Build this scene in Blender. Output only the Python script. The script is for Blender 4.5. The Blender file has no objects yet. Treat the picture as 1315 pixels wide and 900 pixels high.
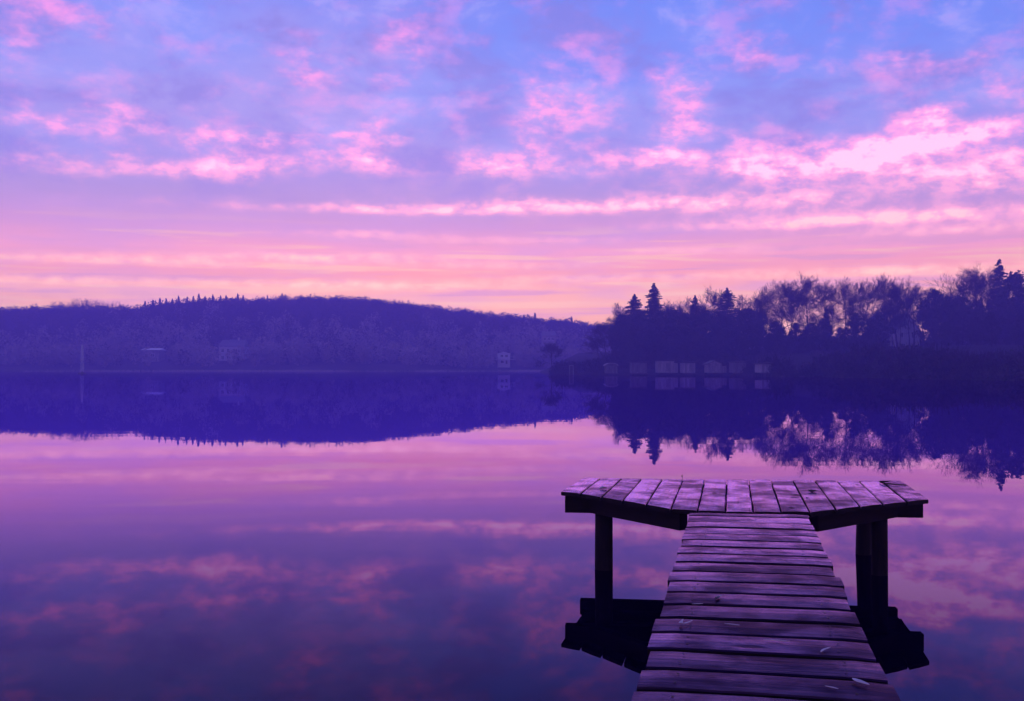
import bpy, bmesh, math, random
import numpy as np
from mathutils import Vector, Matrix

R = math.radians
random.seed(7)
sc = bpy.context.scene
C = sc.collection

# ------------------------------------------------------------------ camera
# photograph: 1315 x 900 px, focal length 1400 px, horizon at y = 471.5
PW, PH, F, HOR = 1315.0, 900.0, 1400.0, 471.5
CAMZ = 1.465
DECK = 0.565
cam_d = bpy.data.cameras.new('camera')
cam = bpy.data.objects.new('camera', cam_d)
C.objects.link(cam)
cam_d.sensor_fit = 'HORIZONTAL'
cam_d.sensor_width = 36.0
cam_d.lens = 36.0 * F / PW
cam_d.clip_start = 0.05
cam_d.clip_end = 6000
cam.location = (0, 0, CAMZ)
PITCH = math.atan((HOR - PH / 2) / F)
cam.rotation_euler = (math.pi / 2 + PITCH, 0, 0)
sc.camera = cam

# ------------------------------------------------------------------ render look
sc.view_settings.view_transform = 'Standard'
sc.view_settings.look = 'None'
sc.view_settings.exposure = 0.0
sc.view_settings.gamma = 1.0
sc.view_settings.use_curve_mapping = False
sc.render.engine = 'CYCLES'
cy = sc.cycles
cy.use_denoising = True
try:
    cy.denoiser = 'OPENIMAGEDENOISE'
except Exception:
    pass
cy.max_bounces = 4
cy.diffuse_bounces = 1
cy.glossy_bounces = 3
cy.transmission_bounces = 2
cy.transparent_max_bounces = 6
cy.volume_bounces = 1
cy.use_adaptive_sampling = True
cy.adaptive_threshold = 0.02
cy.caustics_reflective = False
cy.caustics_refractive = False
cy.sample_clamp_indirect = 3.0


def lin(r, g, b, k=1.0):
    def f(c):
        c /= 255.0
        return c / 12.92 if c <= 0.04045 else ((c + 0.055) / 1.055) ** 2.4
    return (f(r) * k, f(g) * k, f(b) * k, 1.0)


class NT:
    """small helper that writes node maths"""
    def __init__(self, tree):
        self.t = tree

    def new(self, kind, **kw):
        n = self.t.nodes.new(kind)
        for k, v in kw.items():
            setattr(n, k, v)
        return n

    def put(self, sock, v):
        if isinstance(v, bpy.types.NodeSocket):
            self.t.links.new(v, sock)
        elif v is not None:
            sock.default_value = v

    def m(self, op, a, b=None, c=None, clamp=False):
        n = self.new('ShaderNodeMath', operation=op, use_clamp=clamp)
        for i, v in enumerate((a, b, c)):
            self.put(n.inputs[i], v)
        return n.outputs[0]

    def v(self, op, a, b=None, c=None):
        n = self.new('ShaderNodeVectorMath', operation=op)
        for i, v in enumerate((a, b, c)):
            self.put(n.inputs[i], v)
        return n.outputs['Value'] if op in ('DOT_PRODUCT', 'LENGTH') else n.outputs[0]

    def xyz(self, a, b, c):
        n = self.new('ShaderNodeCombineXYZ')
        for i, v in enumerate((a, b, c)):
            self.put(n.inputs[i], v)
        return n.outputs[0]

    def sep(self, a):
        n = self.new('ShaderNodeSeparateXYZ')
        self.put(n.inputs[0], a)
        return n.outputs

    def noise(self, vec, scale, detail=3.0, rough=0.5, dist=0.0, out='Fac', dims='3D'):
        n = self.new('ShaderNodeTexNoise')
        n.noise_dimensions = dims
        self.put(n.inputs['Vector'], vec)
        n.inputs['Scale'].default_value = scale
        n.inputs['Detail'].default_value = detail
        n.inputs['Roughness'].default_value = rough
        n.inputs['Distortion'].default_value = dist
        return n.outputs[out]

    def ramp(self, fac, stops, interp='LINEAR'):
        n = self.new('ShaderNodeValToRGB')
        cr = n.color_ramp
        cr.interpolation = interp
        while len(cr.elements) < len(stops):
            cr.elements.new(0.5)
        for e, (p, c) in zip(cr.elements, stops):
            e.position = p
            e.color = c if len(c) == 4 else (*c, 1)
        self.put(n.inputs[0], fac)
        return n.outputs[0]

    def mix(self, fac, a, b, blend='MIX'):
        n = self.new('ShaderNodeMix', data_type='RGBA', blend_type=blend)
        self.put(n.inputs[0], fac)
        self.put(n.inputs[6], a)
        self.put(n.inputs[7], b)
        return n.outputs[2]

    def smooth(self, x, lo, hi, a=0.0, b=1.0):
        n = self.new('ShaderNodeMapRange', interpolation_type='SMOOTHSTEP')
        for i, v in enumerate((x, lo, hi, a, b)):
            self.put(n.inputs[i], v)
        return n.outputs[0]


# ------------------------------------------------------------------ sky (dawn, lit clouds)
SUN_AZ, SUN_EL = R(-8), R(0.5)          # sun still behind the hill ahead
HAZE = 0.0023                            # density of the air, per metre
HAZE_TOP = 41.5
HAZE_FAR = 600.0
wd = bpy.data.worlds.new('World')
sc.world = wd
wd.use_nodes = True
wt = wd.node_tree
wt.nodes.clear()
w = NT(wt)
gen = w.new('ShaderNodeTexCoord').outputs['Generated']
dn = w.v('NORMALIZE', gen)
dx, dy, dz = w.sep(dn)
az = w.m('ARCTAN2', dx, dy)
el = w.m('ARCSINE', w.m('MAXIMUM', dz, 0.0))
zc = w.m('ADD', w.m('MAXIMUM', dz, 0.0), 0.07)
plane = w.xyz(w.m('DIVIDE', dx, zc), w.m('DIVIDE', dy, zc), 0.0)     # position on the cloud layer
nA = w.noise(plane, 1.1, 3.0, 0.55, out='Color', dims='2D')
sph = w.xyz(az, w.m('MULTIPLY', el, 1.9), 0.0)
nB = w.noise(sph, 15.0, 4.0, 0.52, out='Color', dims='2D')
a1, a2, a3 = w.sep(nA)
b1, b2, b3 = w.sep(nB)
# clear sky gradient with elevation (0 .. 0.5 rad)
HZ = 1.0
base = w.ramp(w.m('DIVIDE', el, 0.5), [
    (0.00, lin(255, 182, 116)),
    (0.13, lin(255, 180, 122)),
    (0.17, lin(250, 158, 130)),
    (0.21, lin(240, 156, 168)),
    (0.25, lin(204, 144, 184)),
    (0.30, lin(168, 138, 192)),
    (0.38, lin(144, 138, 214)),
    (0.48, lin(136, 146, 228)),
    (0.58, lin(122, 144, 234)),
    (0.66, lin(104, 134, 234)),
    (1.00, lin(86, 118, 234)),
])
# violet veil: large soft patches of thin cloud, more of it to the left
veil = w.smooth(w.m('SUBTRACT', a1, w.m('MULTIPLY', az, 0.25)), 0.42, 0.75)
base = w.mix(w.m('MULTIPLY', veil, 0.34), base, lin(182, 146, 206))
bluepatch = w.smooth(w.m('MULTIPLY', w.m('MULTIPLY_ADD', az, 0.35, a2), w.smooth(el, 0.15, 0.30)), 0.38, 0.66)
base = w.mix(w.m('MULTIPLY', bluepatch, 0.55), base, lin(88, 126, 230))
nD = w.noise(sph, 10.0, 5.0, 0.62, 0.2, dims='2D')
shade = w.m('MULTIPLY', w.smooth(nD, 0.46, 0.68), w.smooth(el, 0.12, 0.20))
base = w.mix(w.m('MULTIPLY', shade, 0.62), base, lin(124, 116, 204))
base = w.mix(w.m('MULTIPLY', w.m('MULTIPLY', w.smooth(nD, 0.46, 0.30), w.smooth(el, 0.14, 0.22)), 0.45), base, lin(176, 168, 240))
# thin level streaks low in the sky, rosy and mauve by turns
nS = w.noise(w.xyz(w.m('MULTIPLY', az, 5.0), w.m('MULTIPLY', el, 95.0), 3.0), 1.0, 4.0, 0.55, 0.3)
low = w.smooth(el, 0.085, 0.145, 1.0, 0.0)
base = w.mix(w.m('MULTIPLY', w.m('MULTIPLY', w.smooth(nS, 0.52, 0.66), low), 0.60), base, lin(206, 146, 172))
base = w.mix(w.m('MULTIPLY', w.m('MULTIPLY', w.smooth(nS, 0.48, 0.36), low), 0.60), base, lin(255, 200, 138))

# lit cloud banks standing in this part of the sky: azimuth / elevation / extent
def ang(px, py):
    x = (px - PW / 2) / F
    return math.atan(x), math.atan((HOR - py) / F / math.sqrt(1 + x * x))

warp_az = w.m('ADD', az, w.m('MULTIPLY_ADD', b1, 0.060, -0.030))
warp_el = w.m('ADD', el, w.m('MULTIPLY', w.m('MULTIPLY_ADD', b2, 0.060, -0.030), w.smooth(el, 0.13, 0.24, 0.06, 1.0)))
P2 = w.xyz(warp_az, warp_el, 0.0)
BANKS = [
    (1150, 218, 190, 46, .16), (700, 150, 130, 60, .07),
    (60, 152, 40, 10, .55), (140, 160, 40, 12, .35), (25, 60, 30, 40, .30), (100, 20, 60, 20, .30),
    (120, 216, 90, 7, .60), (250, 214, 60, 7, .65), (340, 208, 60, 12, .45),
    (215, 172, 36, 7, .45), (325, 174, 42, 8, .80), (400, 205, 30, 10, .35),
    (462, 172, 34, 12, .95), (480, 212, 26, 9, .95),
    (505, 55, 26, 26, .50), (400, 88, 34, 16, .36),
    (645, 212, 34, 11, 1.0), (690, 168, 26, 26, .50), (728, 118, 36, 34, .40), (745, 218, 26, 8, .40),
    (872, 148, 24, 32, .75), (850, 202, 58, 9, .95), (955, 72, 36, 12, .38),
    (960, 205, 26, 13, 1.0), (1012, 216, 38, 14, 1.1), (1080, 204, 30, 12, .95), (1132, 194, 42, 14, 1.25),
    (1192, 174, 40, 13, 1.1), (1258, 166, 30, 12, 1.1), (1290, 222, 55, 16, .7), (1190, 224, 70, 16, .6),
    (1250, 90, 18, 12, .50), (1178, 78, 36, 9, .36), (1075, 80, 11, 15, .34), (1315, 128, 26, 22, .5),
    (500, 268, 130, 4.5, .95), (750, 263, 140, 7, 1.05), (970, 258, 90, 10, .70), (1190, 276, 140, 7, 1.1),
    (470, 300, 90, 4, .55), (1000, 287, 120, 5, .75), (1240, 294, 110, 5, .8), (640, 309, 130, 4, .5),
    (150, 333, 160, 5, .95), (420, 330, 130, 4.5, .95), (640, 341, 110, 4.5, .6), (900, 322, 120, 5, .5),
    (450, 366, 170, 4.5, 1.2), (40, 358, 80, 5, .75), (720, 358, 110, 4, .6), (1200, 346, 120, 6, 1.1),
    (960, 352, 110, 5, .6), (300, 388, 300, 8, .5),
]
acc = None
for (px, py, sx, sy, amp) in BANKS:
    ca, ce = ang(px, py)
    ia, ie = F / sx, F / sy
    q = w.v('MULTIPLY_ADD', P2, (ia, ie, 0), (-ca * ia, -ce * ie, 0))
    g = w.m('POWER', 0.60, w.v('DOT_PRODUCT', q, q))
    acc = w.m('MULTIPLY', g, amp) if acc is None else w.m('MULTIPLY_ADD', g, amp, acc)
# the same kind of cloud goes on over the rest of the sky, by noise alone
rest = w.smooth(w.m('ABSOLUTE', az), 0.50, 0.80)
restel = w.smooth(el, 0.36, 0.55)
free = w.m('MULTIPLY', w.smooth(w.m('MULTIPLY_ADD', b3, 0.5, w.m('MULTIPLY', a3, 0.6)), 0.52, 0.75), w.m('MAXIMUM', rest, restel))
# fine mottling
nC = w.noise(sph, 46.0, 3.0, 0.6, dims='2D')
mott = w.smooth(nC, 0.22, 0.78, 0.48, 1.46)
cl = w.m('MULTIPLY', acc, mott)
cl = w.m('ADD', cl, w.m('MULTIPLY', free, 0.8))
cl = w.m('ADD', cl, w.m('MULTIPLY', w.smooth(w.m('MULTIPLY_ADD', nC, 0.25, w.m('MULTIPLY', b3, 0.75)), 0.42, 0.72), w.smooth(el, 0.10, 0.20, 0.05, 0.52)))
cfac = w.smooth(cl, 0.0, 1.45, 0.0, 0.95)
ccol = w.ramp(w.m('DIVIDE', el, 0.5), [
    (0.00, lin(255, 204, 138)),
    (0.16, lin(255, 200, 150)),
    (0.25, lin(255, 182, 190)),
    (0.40, lin(255, 168, 214)),
    (0.60, lin(236, 152, 216)),
    (1.00, lin(214, 148, 226)),
])
hot = w.smooth(cl, 0.95, 1.7)
hotc = w.mix(w.smooth(el, 0.10, 0.17), lin(255, 216, 160), lin(255, 224, 232))
ccol = w.mix(w.m('MULTIPLY', hot, 0.65), ccol, hotc)
ccol = w.v('MULTIPLY', ccol, (1.24, 1.02, 1.08))      # sunlit cloud is brighter than the clear sky
skyc = w.mix(cfac, base, ccol)
# opposite the dawn the sky is dimmer
toward = w.m('MULTIPLY_ADD', w.m('COSINE', w.m('SUBTRACT', az, SUN_AZ)), 0.18, 0.82)
# the sky stands beyond the haze and is as much brighter as the haze takes away
thru = w.m('MINIMUM', w.m('DIVIDE', HAZE * (HAZE_TOP - CAMZ) * 0.85, w.m('MAXIMUM', dz, 0.02)), HAZE * HAZE_FAR * 0.85)
toward = w.m('MULTIPLY', toward, w.m('EXPONENT', thru))
skyc = w.v('SCALE', skyc)
wt.nodes[-1].inputs['Scale'].default_value = 1.0
wt.links.new(toward, wt.nodes[-1].inputs['Scale'])
nish = w.new('ShaderNodeTexSky', sky_type='NISHITA')
nish.sun_disc = False
nish.sun_elevation = SUN_EL
nish.sun_rotation = SUN_AZ
nish.altitude = 300
nish.air_density = 1.2
nish.dust_density = 0.6
bg1 = w.new('ShaderNodeBackground')
wt.links.new(skyc, bg1.inputs[0])
bg1.inputs[1].default_value = 1.0
bg2 = w.new('ShaderNodeBackground')
wt.links.new(nish.outputs[0], bg2.inputs[0])
bg2.inputs[1].default_value = 0.05
addsh = w.new('ShaderNodeAddShader')
wt.links.new(bg1.outputs[0], addsh.inputs[0])
wt.links.new(bg2.outputs[0], addsh.inputs[1])
wout = w.new('ShaderNodeOutputWorld')
wt.links.new(addsh.outputs[0], wout.inputs[0])
wd.cycles.sampling_method = 'MANUAL'
wd.cycles.sample_map_resolution = 512

sun_d = bpy.data.lights.new('sun', 'SUN')
sun_d.energy = 0.25
sun_d.angle = R(3)
sun_d.color = (1.0, 0.66, 0.62)
sun = bpy.data.objects.new('sun', sun_d)
C.objects.link(sun)
sun.rotation_euler = (math.pi / 2 - SUN_EL, 0, math.pi - SUN_AZ)
sun.location = (60, 240, 60)

# ------------------------------------------------------------------ helpers
def at(px, py, Y):
    """world point seen at photo pixel (px, py) at depth Y (small pitch: treated as level camera)"""
    return Vector(((px - PW / 2) / F * Y, Y, CAMZ + (HOR - py) / F * Y))


def on_plane(px, py, z):
    Y = F * (CAMZ - z) / (py - HOR)
    return Vector(((px - PW / 2) / F * Y, Y, z))


def X_at(px, Y):
    return (px - PW / 2) / F * Y


def mesh_obj(name, verts, faces, mat, parent=None, smooth=False):
    me = bpy.data.meshes.new(name)
    me.from_pydata([tuple(v) for v in verts], [], faces)
    me.update()
    if smooth:
        me.polygons.foreach_set('use_smooth', [True] * len(me.polygons))
    if mat is not None:
        me.materials.append(mat)
    o = bpy.data.objects.new(name, me)
    C.objects.link(o)
    if parent is not None:
        o.parent = parent
    return o


def tri_mesh(name, V, T, mat, smooth=False):
    """fast mesh from numpy arrays of triangles"""
    me = bpy.data.meshes.new(name)
    V = np.asarray(V, dtype=np.float32)
    T = np.asarray(T, dtype=np.int32)
    me.vertices.add(len(V))
    me.vertices.foreach_set('co', V.ravel())
    me.loops.add(T.size)
    me.loops.foreach_set('vertex_index', T.ravel())
    me.polygons.add(len(T))
    me.polygons.foreach_set('loop_start', np.arange(0, T.size, 3, dtype=np.int32))
    me.update(calc_edges=True)
    if smooth:
        me.polygons.foreach_set('use_smooth', [True] * len(T))
    me.materials.append(mat)
    return me


def empty(name, loc, label, cat, group=None):
    o = bpy.data.objects.new(name, None)
    C.objects.link(o)
    o.location = loc
    o.empty_display_size = 0.2
    tag(o, label, cat, group)
    return o


def tag(o, label=None, cat=None, group=None, kind=None):
    if label:
        o['label'] = label
    if cat:
        o['category'] = cat
    if group:
        o['group'] = group
    if kind:
        o['kind'] = kind
    return o


def link_mesh(name, me, parent=None):
    o = bpy.data.objects.new(name, me)
    C.objects.link(o)
    o.parent = parent
    return o


class MB:
    """collects boxes, prisms and tubes into one mesh"""
    def __init__(self):
        self.v, self.f = [], []

    def box(self, x0, x1, y0, y1, z0, z1):
        b = len(self.v)
        self.v += [(x, y, z) for z in (z0, z1) for y in (y0, y1) for x in (x0, x1)]
        self.f += [tuple(b + i for i in q) for q in
                   ((0, 2, 3, 1), (4, 5, 7, 6), (0, 1, 5, 4), (2, 6, 7, 3), (0, 4, 6, 2), (1, 3, 7, 5))]
        return self

    def prism(self, poly, y0, y1):
        """polygon in x,z extruded along y"""
        b, n = len(self.v), len(poly)
        self.v += [(x, y0, z) for x, z in poly] + [(x, y1, z) for x, z in poly]
        self.f.append(tuple(b + i for i in range(n)))
        self.f.append(tuple(b + n + i for i in reversed(range(n))))
        for i in range(n):
            j = (i + 1) % n
            self.f.append((b + j, b + i, b + n + i, b + n + j))
        return self

    def slab(self, quad, z0, z1):
        """polygon in x,y between two heights"""
        b, n = len(self.v), len(quad)
        self.v += [(x, y, z0) for x, y in quad] + [(x, y, z1) for x, y in quad]
        self.f.append(tuple(b + i for i in reversed(range(n))))
        self.f.append(tuple(b + n + i for i in range(n)))
        for i in range(n):
            j = (i + 1) % n
            self.f.append((b + i, b + j, b + n + j, b + n + i))
        return self

    def build(self, name, mat, parent=None, smooth=False, bevel=0):
        o = mesh_obj(name, self.v, self.f, mat, parent, smooth)
        if bevel:
            md = o.modifiers.new('bevel', 'BEVEL')
            md.width = bevel
            md.segments = 2
            md.limit_method = 'ANGLE'
        return o


# ------------------------------------------------------------------ materials
def mat_new(name):
    m = bpy.data.materials.new(name)
    m.use_nodes = True
    t = m.node_tree
    bs = t.nodes['Principled BSDF']
    return m, NT(t), bs


def simple_mat(name, c1, c2, scale=3.0, rough=0.8, stretch=(1, 1, 1), bump=0.0, rnd=0.0, spec=0.3):
    m, n, bs = mat_new(name)
    tc = n.new('ShaderNodeTexCoord').outputs['Object']
    vec = n.v('MULTIPLY', tc, stretch)
    f = n.noise(vec, scale, 5.0, 0.6)
    col = n.mix(n.smooth(f, 0.3, 0.7), (*c1, 1), (*c2, 1))
    if rnd:
        oi = n.new('ShaderNodeObjectInfo').outputs['Random']
        hsv = n.new('ShaderNodeHueSaturation')
        n.put(hsv.inputs['Value'], n.m('MULTIPLY_ADD', oi, rnd * 2, 1 - rnd))
        n.put(hsv.inputs['Color'], col)
        col = hsv.outputs[0]
    n.put(bs.inputs['Base Color'], col)
    bs.inputs['Roughness'].default_value = rough
    bs.inputs['Specular IOR Level'].default_value = spec
    if bump:
        b = n.new('ShaderNodeBump')
        b.inputs['Strength'].default_value = 1.0
        b.inputs['Distance'].default_value = bump
        n.put(b.inputs['Height'], f)
        n.put(bs.inputs['Normal'], b.outputs[0])
    return m


def wood_deck():
    m, n, bs = mat_new('weathered_deck_wood')
    tc = n.new('ShaderNodeTexCoord').outputs['Object']
    oi = n.new('ShaderNodeObjectInfo').outputs['Random']
    off = n.xyz(n.m('MULTIPLY', oi, 37.0), n.m('MULTIPLY', oi, 11.0), n.m('MULTIPLY', oi, 23.0))
    p = n.v('ADD', tc, off)
    grain = n.noise(n.v('MULTIPLY', p, (2.2, 46.0, 46.0)), 1.0, 6.0, 0.62, 0.4)
    streak = n.noise(n.v('MULTIPLY', p, (1.3, 9.0, 9.0)), 1.0, 4.0, 0.6, 0.6)
    blot = n.noise(p, 3.4, 5.0, 0.62, 0.3)
    wear = n.noise(n.v('MULTIPLY', p, (2.5, 6.0, 6.0)), 1.4, 6.0, 0.7)
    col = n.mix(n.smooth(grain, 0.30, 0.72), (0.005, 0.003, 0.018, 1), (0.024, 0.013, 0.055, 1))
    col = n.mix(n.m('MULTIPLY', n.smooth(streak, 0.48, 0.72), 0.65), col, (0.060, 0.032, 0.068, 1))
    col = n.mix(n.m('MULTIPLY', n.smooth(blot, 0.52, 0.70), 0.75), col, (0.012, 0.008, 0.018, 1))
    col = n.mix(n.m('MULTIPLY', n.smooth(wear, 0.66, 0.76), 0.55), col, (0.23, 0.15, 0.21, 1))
    # knots
    vor = n.new('ShaderNodeTexVoronoi')
    n.put(vor.inputs['Vector'], n.v('MULTIPLY', p, (2.1, 5.5, 1.0)))
    vor.inputs['Scale'].default_value = 1.0
    knot = n.smooth(vor.outputs['Distance'], 0.06, 0.15, 1.0, 0.0)
    col = n.mix(n.m('MULTIPLY', knot, 0.8), col, (0.016, 0.010, 0.016, 1))
    crack = n.smooth(n.noise(n.v('MULTIPLY', p, (1.1, 70.0, 70.0)), 1.0, 2.0, 0.5, 0.8), 0.69, 0.73)
    col = n.mix(crack, col, (0.003, 0.002, 0.004, 1))
    hsv = n.new('ShaderNodeHueSaturation')
    n.put(hsv.inputs['Value'], n.m('MULTIPLY_ADD', oi, 0.5, 0.72))
    n.put(hsv.inputs['Color'], col)
    b = n.new('ShaderNodeBump')
    b.inputs['Strength'].default_value = 0.8
    b.inputs['Distance'].default_value = 0.0014
    h = n.m('ADD', n.m('MULTIPLY', grain, 0.8), n.m('MULTIPLY_ADD', streak, 0.9, n.m('MULTIPLY', knot, -0.5)))
    n.put(b.inputs['Height'], h)
    # damp film on the wood: mirror-like at low angles, broken up by dry and worn patches
    fr = n.new('ShaderNodeFresnel')
    fr.inputs['IOR'].default_value = 1.5
    n.put(fr.inputs['Normal'], b.outputs[0])
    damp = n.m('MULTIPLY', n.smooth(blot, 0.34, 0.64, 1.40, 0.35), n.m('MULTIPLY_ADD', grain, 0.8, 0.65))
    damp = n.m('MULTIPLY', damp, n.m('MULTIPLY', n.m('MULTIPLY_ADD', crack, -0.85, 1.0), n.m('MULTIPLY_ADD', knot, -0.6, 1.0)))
    damp = n.m('MULTIPLY', damp, n.m('MULTIPLY_ADD', oi, 0.45, 0.78))
    df = n.new('ShaderNodeBsdfDiffuse')
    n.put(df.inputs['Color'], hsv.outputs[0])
    n.put(df.inputs['Normal'], b.outputs[0])
    gl = n.new('ShaderNodeBsdfGlossy')
    gl.inputs['Color'].default_value = (0.82, 0.54, 1.0, 1)
    n.put(gl.inputs['Roughness'], n.m('MULTIPLY_ADD', grain, 0.18, 0.12))
    n.put(gl.inputs['Normal'], b.outputs[0])
    mx = n.new('ShaderNodeMixShader')
    n.put(mx.inputs[0], n.m('MULTIPLY', n.m('POWER', fr.outputs[0], 2.3), n.m('MULTIPLY', damp, 2.75), clamp=True))
    n.put(mx.inputs[1], df.outputs[0])
    n.put(mx.inputs[2], gl.outputs[0])
    n.put(m.node_tree.nodes['Material Output'].inputs['Surface'], mx.outputs[0])
    m.node_tree.nodes.remove(bs)
    return m


M = {}
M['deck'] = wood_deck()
M['beam'] = simple_mat('wet_beam_and_gap_shade', (0.004, 0.003, 0.004), (0.012, 0.008, 0.010), 2.0, 0.75, (1, 8, 8), 0.003, spec=0.15)
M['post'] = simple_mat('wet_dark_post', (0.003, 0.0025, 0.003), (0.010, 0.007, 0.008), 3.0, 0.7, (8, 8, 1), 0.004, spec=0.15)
M['nail'] = simple_mat('rusty_nail', (0.02, 0.012, 0.012), (0.05, 0.03, 0.03), 60, 0.6)
M['leaf_pale'] = simple_mat('pale_board_stain', (0.36, 0.34, 0.38), (0.52, 0.50, 0.54), 60, 0.55, bump=0.0005)
M['leaf_dark'] = simple_mat('dark_wet_leaf', (0.015, 0.010, 0.012), (0.035, 0.022, 0.025), 60, 0.6)
M['twig'] = simple_mat('twig_bark', (0.02, 0.014, 0.015), (0.04, 0.03, 0.03), 60, 0.8)
M['bark'] = simple_mat('bark', (0.022, 0.016, 0.018), (0.050, 0.038, 0.040), 2.0, 0.9, (1, 1, .3), rnd=0.2, spec=0.1)
M['twigs'] = simple_mat('bare_twigs', (0.018, 0.012, 0.013), (0.036, 0.024, 0.024), 0.4, 0.9, rnd=0.2, spec=0.1)
M['needles'] = simple_mat('conifer_needles', (0.010, 0.018, 0.014), (0.028, 0.042, 0.030), 0.8, 0.85, rnd=0.2, spec=0.1)
M['evergreen'] = simple_mat('evergreen_leaves', (0.016, 0.024, 0.018), (0.042, 0.050, 0.036), 0.6, 0.85, rnd=0.25, spec=0.1)
M['mist_trees'] = simple_mat('mist_pale_trees', (0.24, 0.20, 0.19), (0.46, 0.39, 0.37), 0.07, 0.9, spec=0.05)  # tree colour lightened to stand in for mist on the lower slope
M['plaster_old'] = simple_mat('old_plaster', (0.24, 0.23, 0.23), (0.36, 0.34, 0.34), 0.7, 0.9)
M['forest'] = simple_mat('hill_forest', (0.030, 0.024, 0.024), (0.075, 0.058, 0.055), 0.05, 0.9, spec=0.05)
M['soil'] = simple_mat('shore_ground', (0.008, 0.008, 0.006), (0.020, 0.018, 0.014), 0.4, 0.95, bump=0.05, spec=0.1)
M['hill'] = simple_mat('hill_ground', (0.050, 0.040, 0.032), (0.100, 0.080, 0.060), 0.05, 0.95, spec=0.05)
M['board_pale'] = simple_mat('pale_hut_boards', (0.20, 0.19, 0.22), (0.34, 0.32, 0.34), 1.5, 0.8, (6, 6, .5), rnd=0.25)
M['board_grey'] = simple_mat('grey_hut_boards', (0.10, 0.095, 0.11), (0.17, 0.16, 0.17), 1.5, 0.8, (6, 6, .5), rnd=0.25)
M['roof_dark'] = simple_mat('dark_roofing', (0.05, 0.045, 0.05), (0.10, 0.09, 0.09), 1.0, 0.85, rnd=0.2)
M['roof_slate'] = simple_mat('slate_roof', (0.12, 0.12, 0.15), (0.19, 0.19, 0.22), 1.0, 0.7)
M['door_dark'] = simple_mat('dark_door', (0.04, 0.035, 0.035), (0.08, 0.07, 0.065), 1.5, 0.7)
M['plaster'] = simple_mat('white_plaster', (0.50, 0.48, 0.48), (0.66, 0.64, 0.63), 0.7, 0.9)
M['trim'] = simple_mat('white_trim', (0.75, 0.75, 0.75), (0.82, 0.82, 0.82), 2.0, 0.6)
M['glass'] = simple_mat('dark_glass', (0.015, 0.016, 0.02), (0.03, 0.03, 0.035), 1.0, 0.1, spec=0.5)
M['spray'] = simple_mat('water_spray', (0.75, 0.78, 0.82), (0.85, 0.86, 0.88), 5, 0.4)
M['mist_reed'] = simple_mat('mist_line_reed', (0.42, 0.36, 0.30), (0.60, 0.52, 0.44), 3, 0.8)  # pale colour that draws the mist line at the far shore
M['metal'] = simple_mat('dull_metal', (0.10, 0.10, 0.11), (0.16, 0.16, 0.17), 5, 0.5)


def water_mat():
    m = bpy.data.materials.new('lake_water')
    m.use_nodes = True
    t = m.node_tree
    t.nodes.clear()
    n = NT(t)
    pos = n.new('ShaderNodeNewGeometry').outputs['Position']
    px_, py_, _ = n.sep(pos)
    swell = n.noise(n.v('MULTIPLY', pos, (0.25, 0.9, 0)), 1.0, 2.0, 0.5, dims='2D')
    rip = n.noise(n.v('MULTIPLY', pos, (2.0, 0.9, 0)), 1.0, 3.0, 0.6, dims='2D')
    # a breath of wind ruffles the water in a strip under the far shore
    wind = n.noise(n.v('MULTIPLY', pos, (0.012, 0.05, 0)), 1.0, 2.0, 0.5, dims='2D')
    strip = n.m('MULTIPLY', n.smooth(py_, 285.0, 335.0), n.smooth(wind, 0.35, 0.6))
    b1_ = n.new('ShaderNodeBump')
    b1_.inputs['Strength'].default_value = 1.0
    b1_.inputs['Distance'].default_value = 0.0007
    n.put(b1_.inputs['Height'], swell)
    b2_ = n.new('ShaderNodeBump')
    n.put(b2_.inputs['Strength'], strip)
    b2_.inputs['Distance'].default_value = 0.03
    n.put(b2_.inputs['Height'], rip)
    n.put(b2_.inputs['Normal'], b1_.outputs[0])
    fr = n.new('ShaderNodeFresnel')
    fr.inputs['IOR'].default_value = 1.333
    n.put(fr.inputs['Normal'], b2_.outputs[0])
    df = n.new('ShaderNodeBsdfDiffuse')
    df.inputs['Color'].default_value = (0.001, 0.001, 0.007, 1)
    gl = n.new('ShaderNodeBsdfGlossy')
    gl.inputs['Color'].default_value = (0.67, 0.51, 1.0, 1)
    gl.inputs['Roughness'].default_value = 0.010
    n.put(gl.inputs['Normal'], b2_.outputs[0])
    mx = n.new('ShaderNodeMixShader')
    n.put(mx.inputs[0], n.m('MULTIPLY', n.m('POWER', fr.outputs[0], 1.75), 2.1, clamp=True))
    n.put(mx.inputs[1], df.outputs[0])
    n.put(mx.inputs[2], gl.outputs[0])
    out = n.new('ShaderNodeOutputMaterial')
    n.put(out.inputs['Surface'], mx.outputs[0])
    return m


M['water'] = water_mat()

# ------------------------------------------------------------------ the setting: water, hill, shores
EXT = 950.0
wv = [(-EXT, -60, 0), (EXT, -60, 0), (EXT, 590, 0), (-EXT, 590, 0)]
water = mesh_obj('water', wv, [(0, 1, 2, 3)], M['water'])
tag(water, 'calm dawn lake mirroring the pink and violet sky', 'lake', kind='structure')

# tree-top line of the far hill, photo pixels
RIDGE = [(-400, 396), (-200, 394), (0, 391), (40, 389), (90, 389), (150, 390), (180, 389), (200, 387), (240, 383), (300, 380),
         (340, 380), (360, 377), (400, 376), (440, 377), (480, 380), (520, 385), (560, 390), (600, 395), (640, 399),
         (680, 403), (720, 406), (760, 411), (820, 418), (900, 424), (1000, 430), (1200, 436), (1600, 438)]
RX = np.array([p[0] for p in RIDGE], float)
RY = np.array([p[1] for p in RIDGE], float)
Y_SHORE, Y_RIDGE = 373.0, 545.0
TREE_H = 11.0


def ridge_z(x):
    px = np.asarray(x) / Y_RIDGE * F + PW / 2
    return CAMZ + (HOR - np.interp(px, RX, RY)) / F * Y_RIDGE - TREE_H


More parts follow.
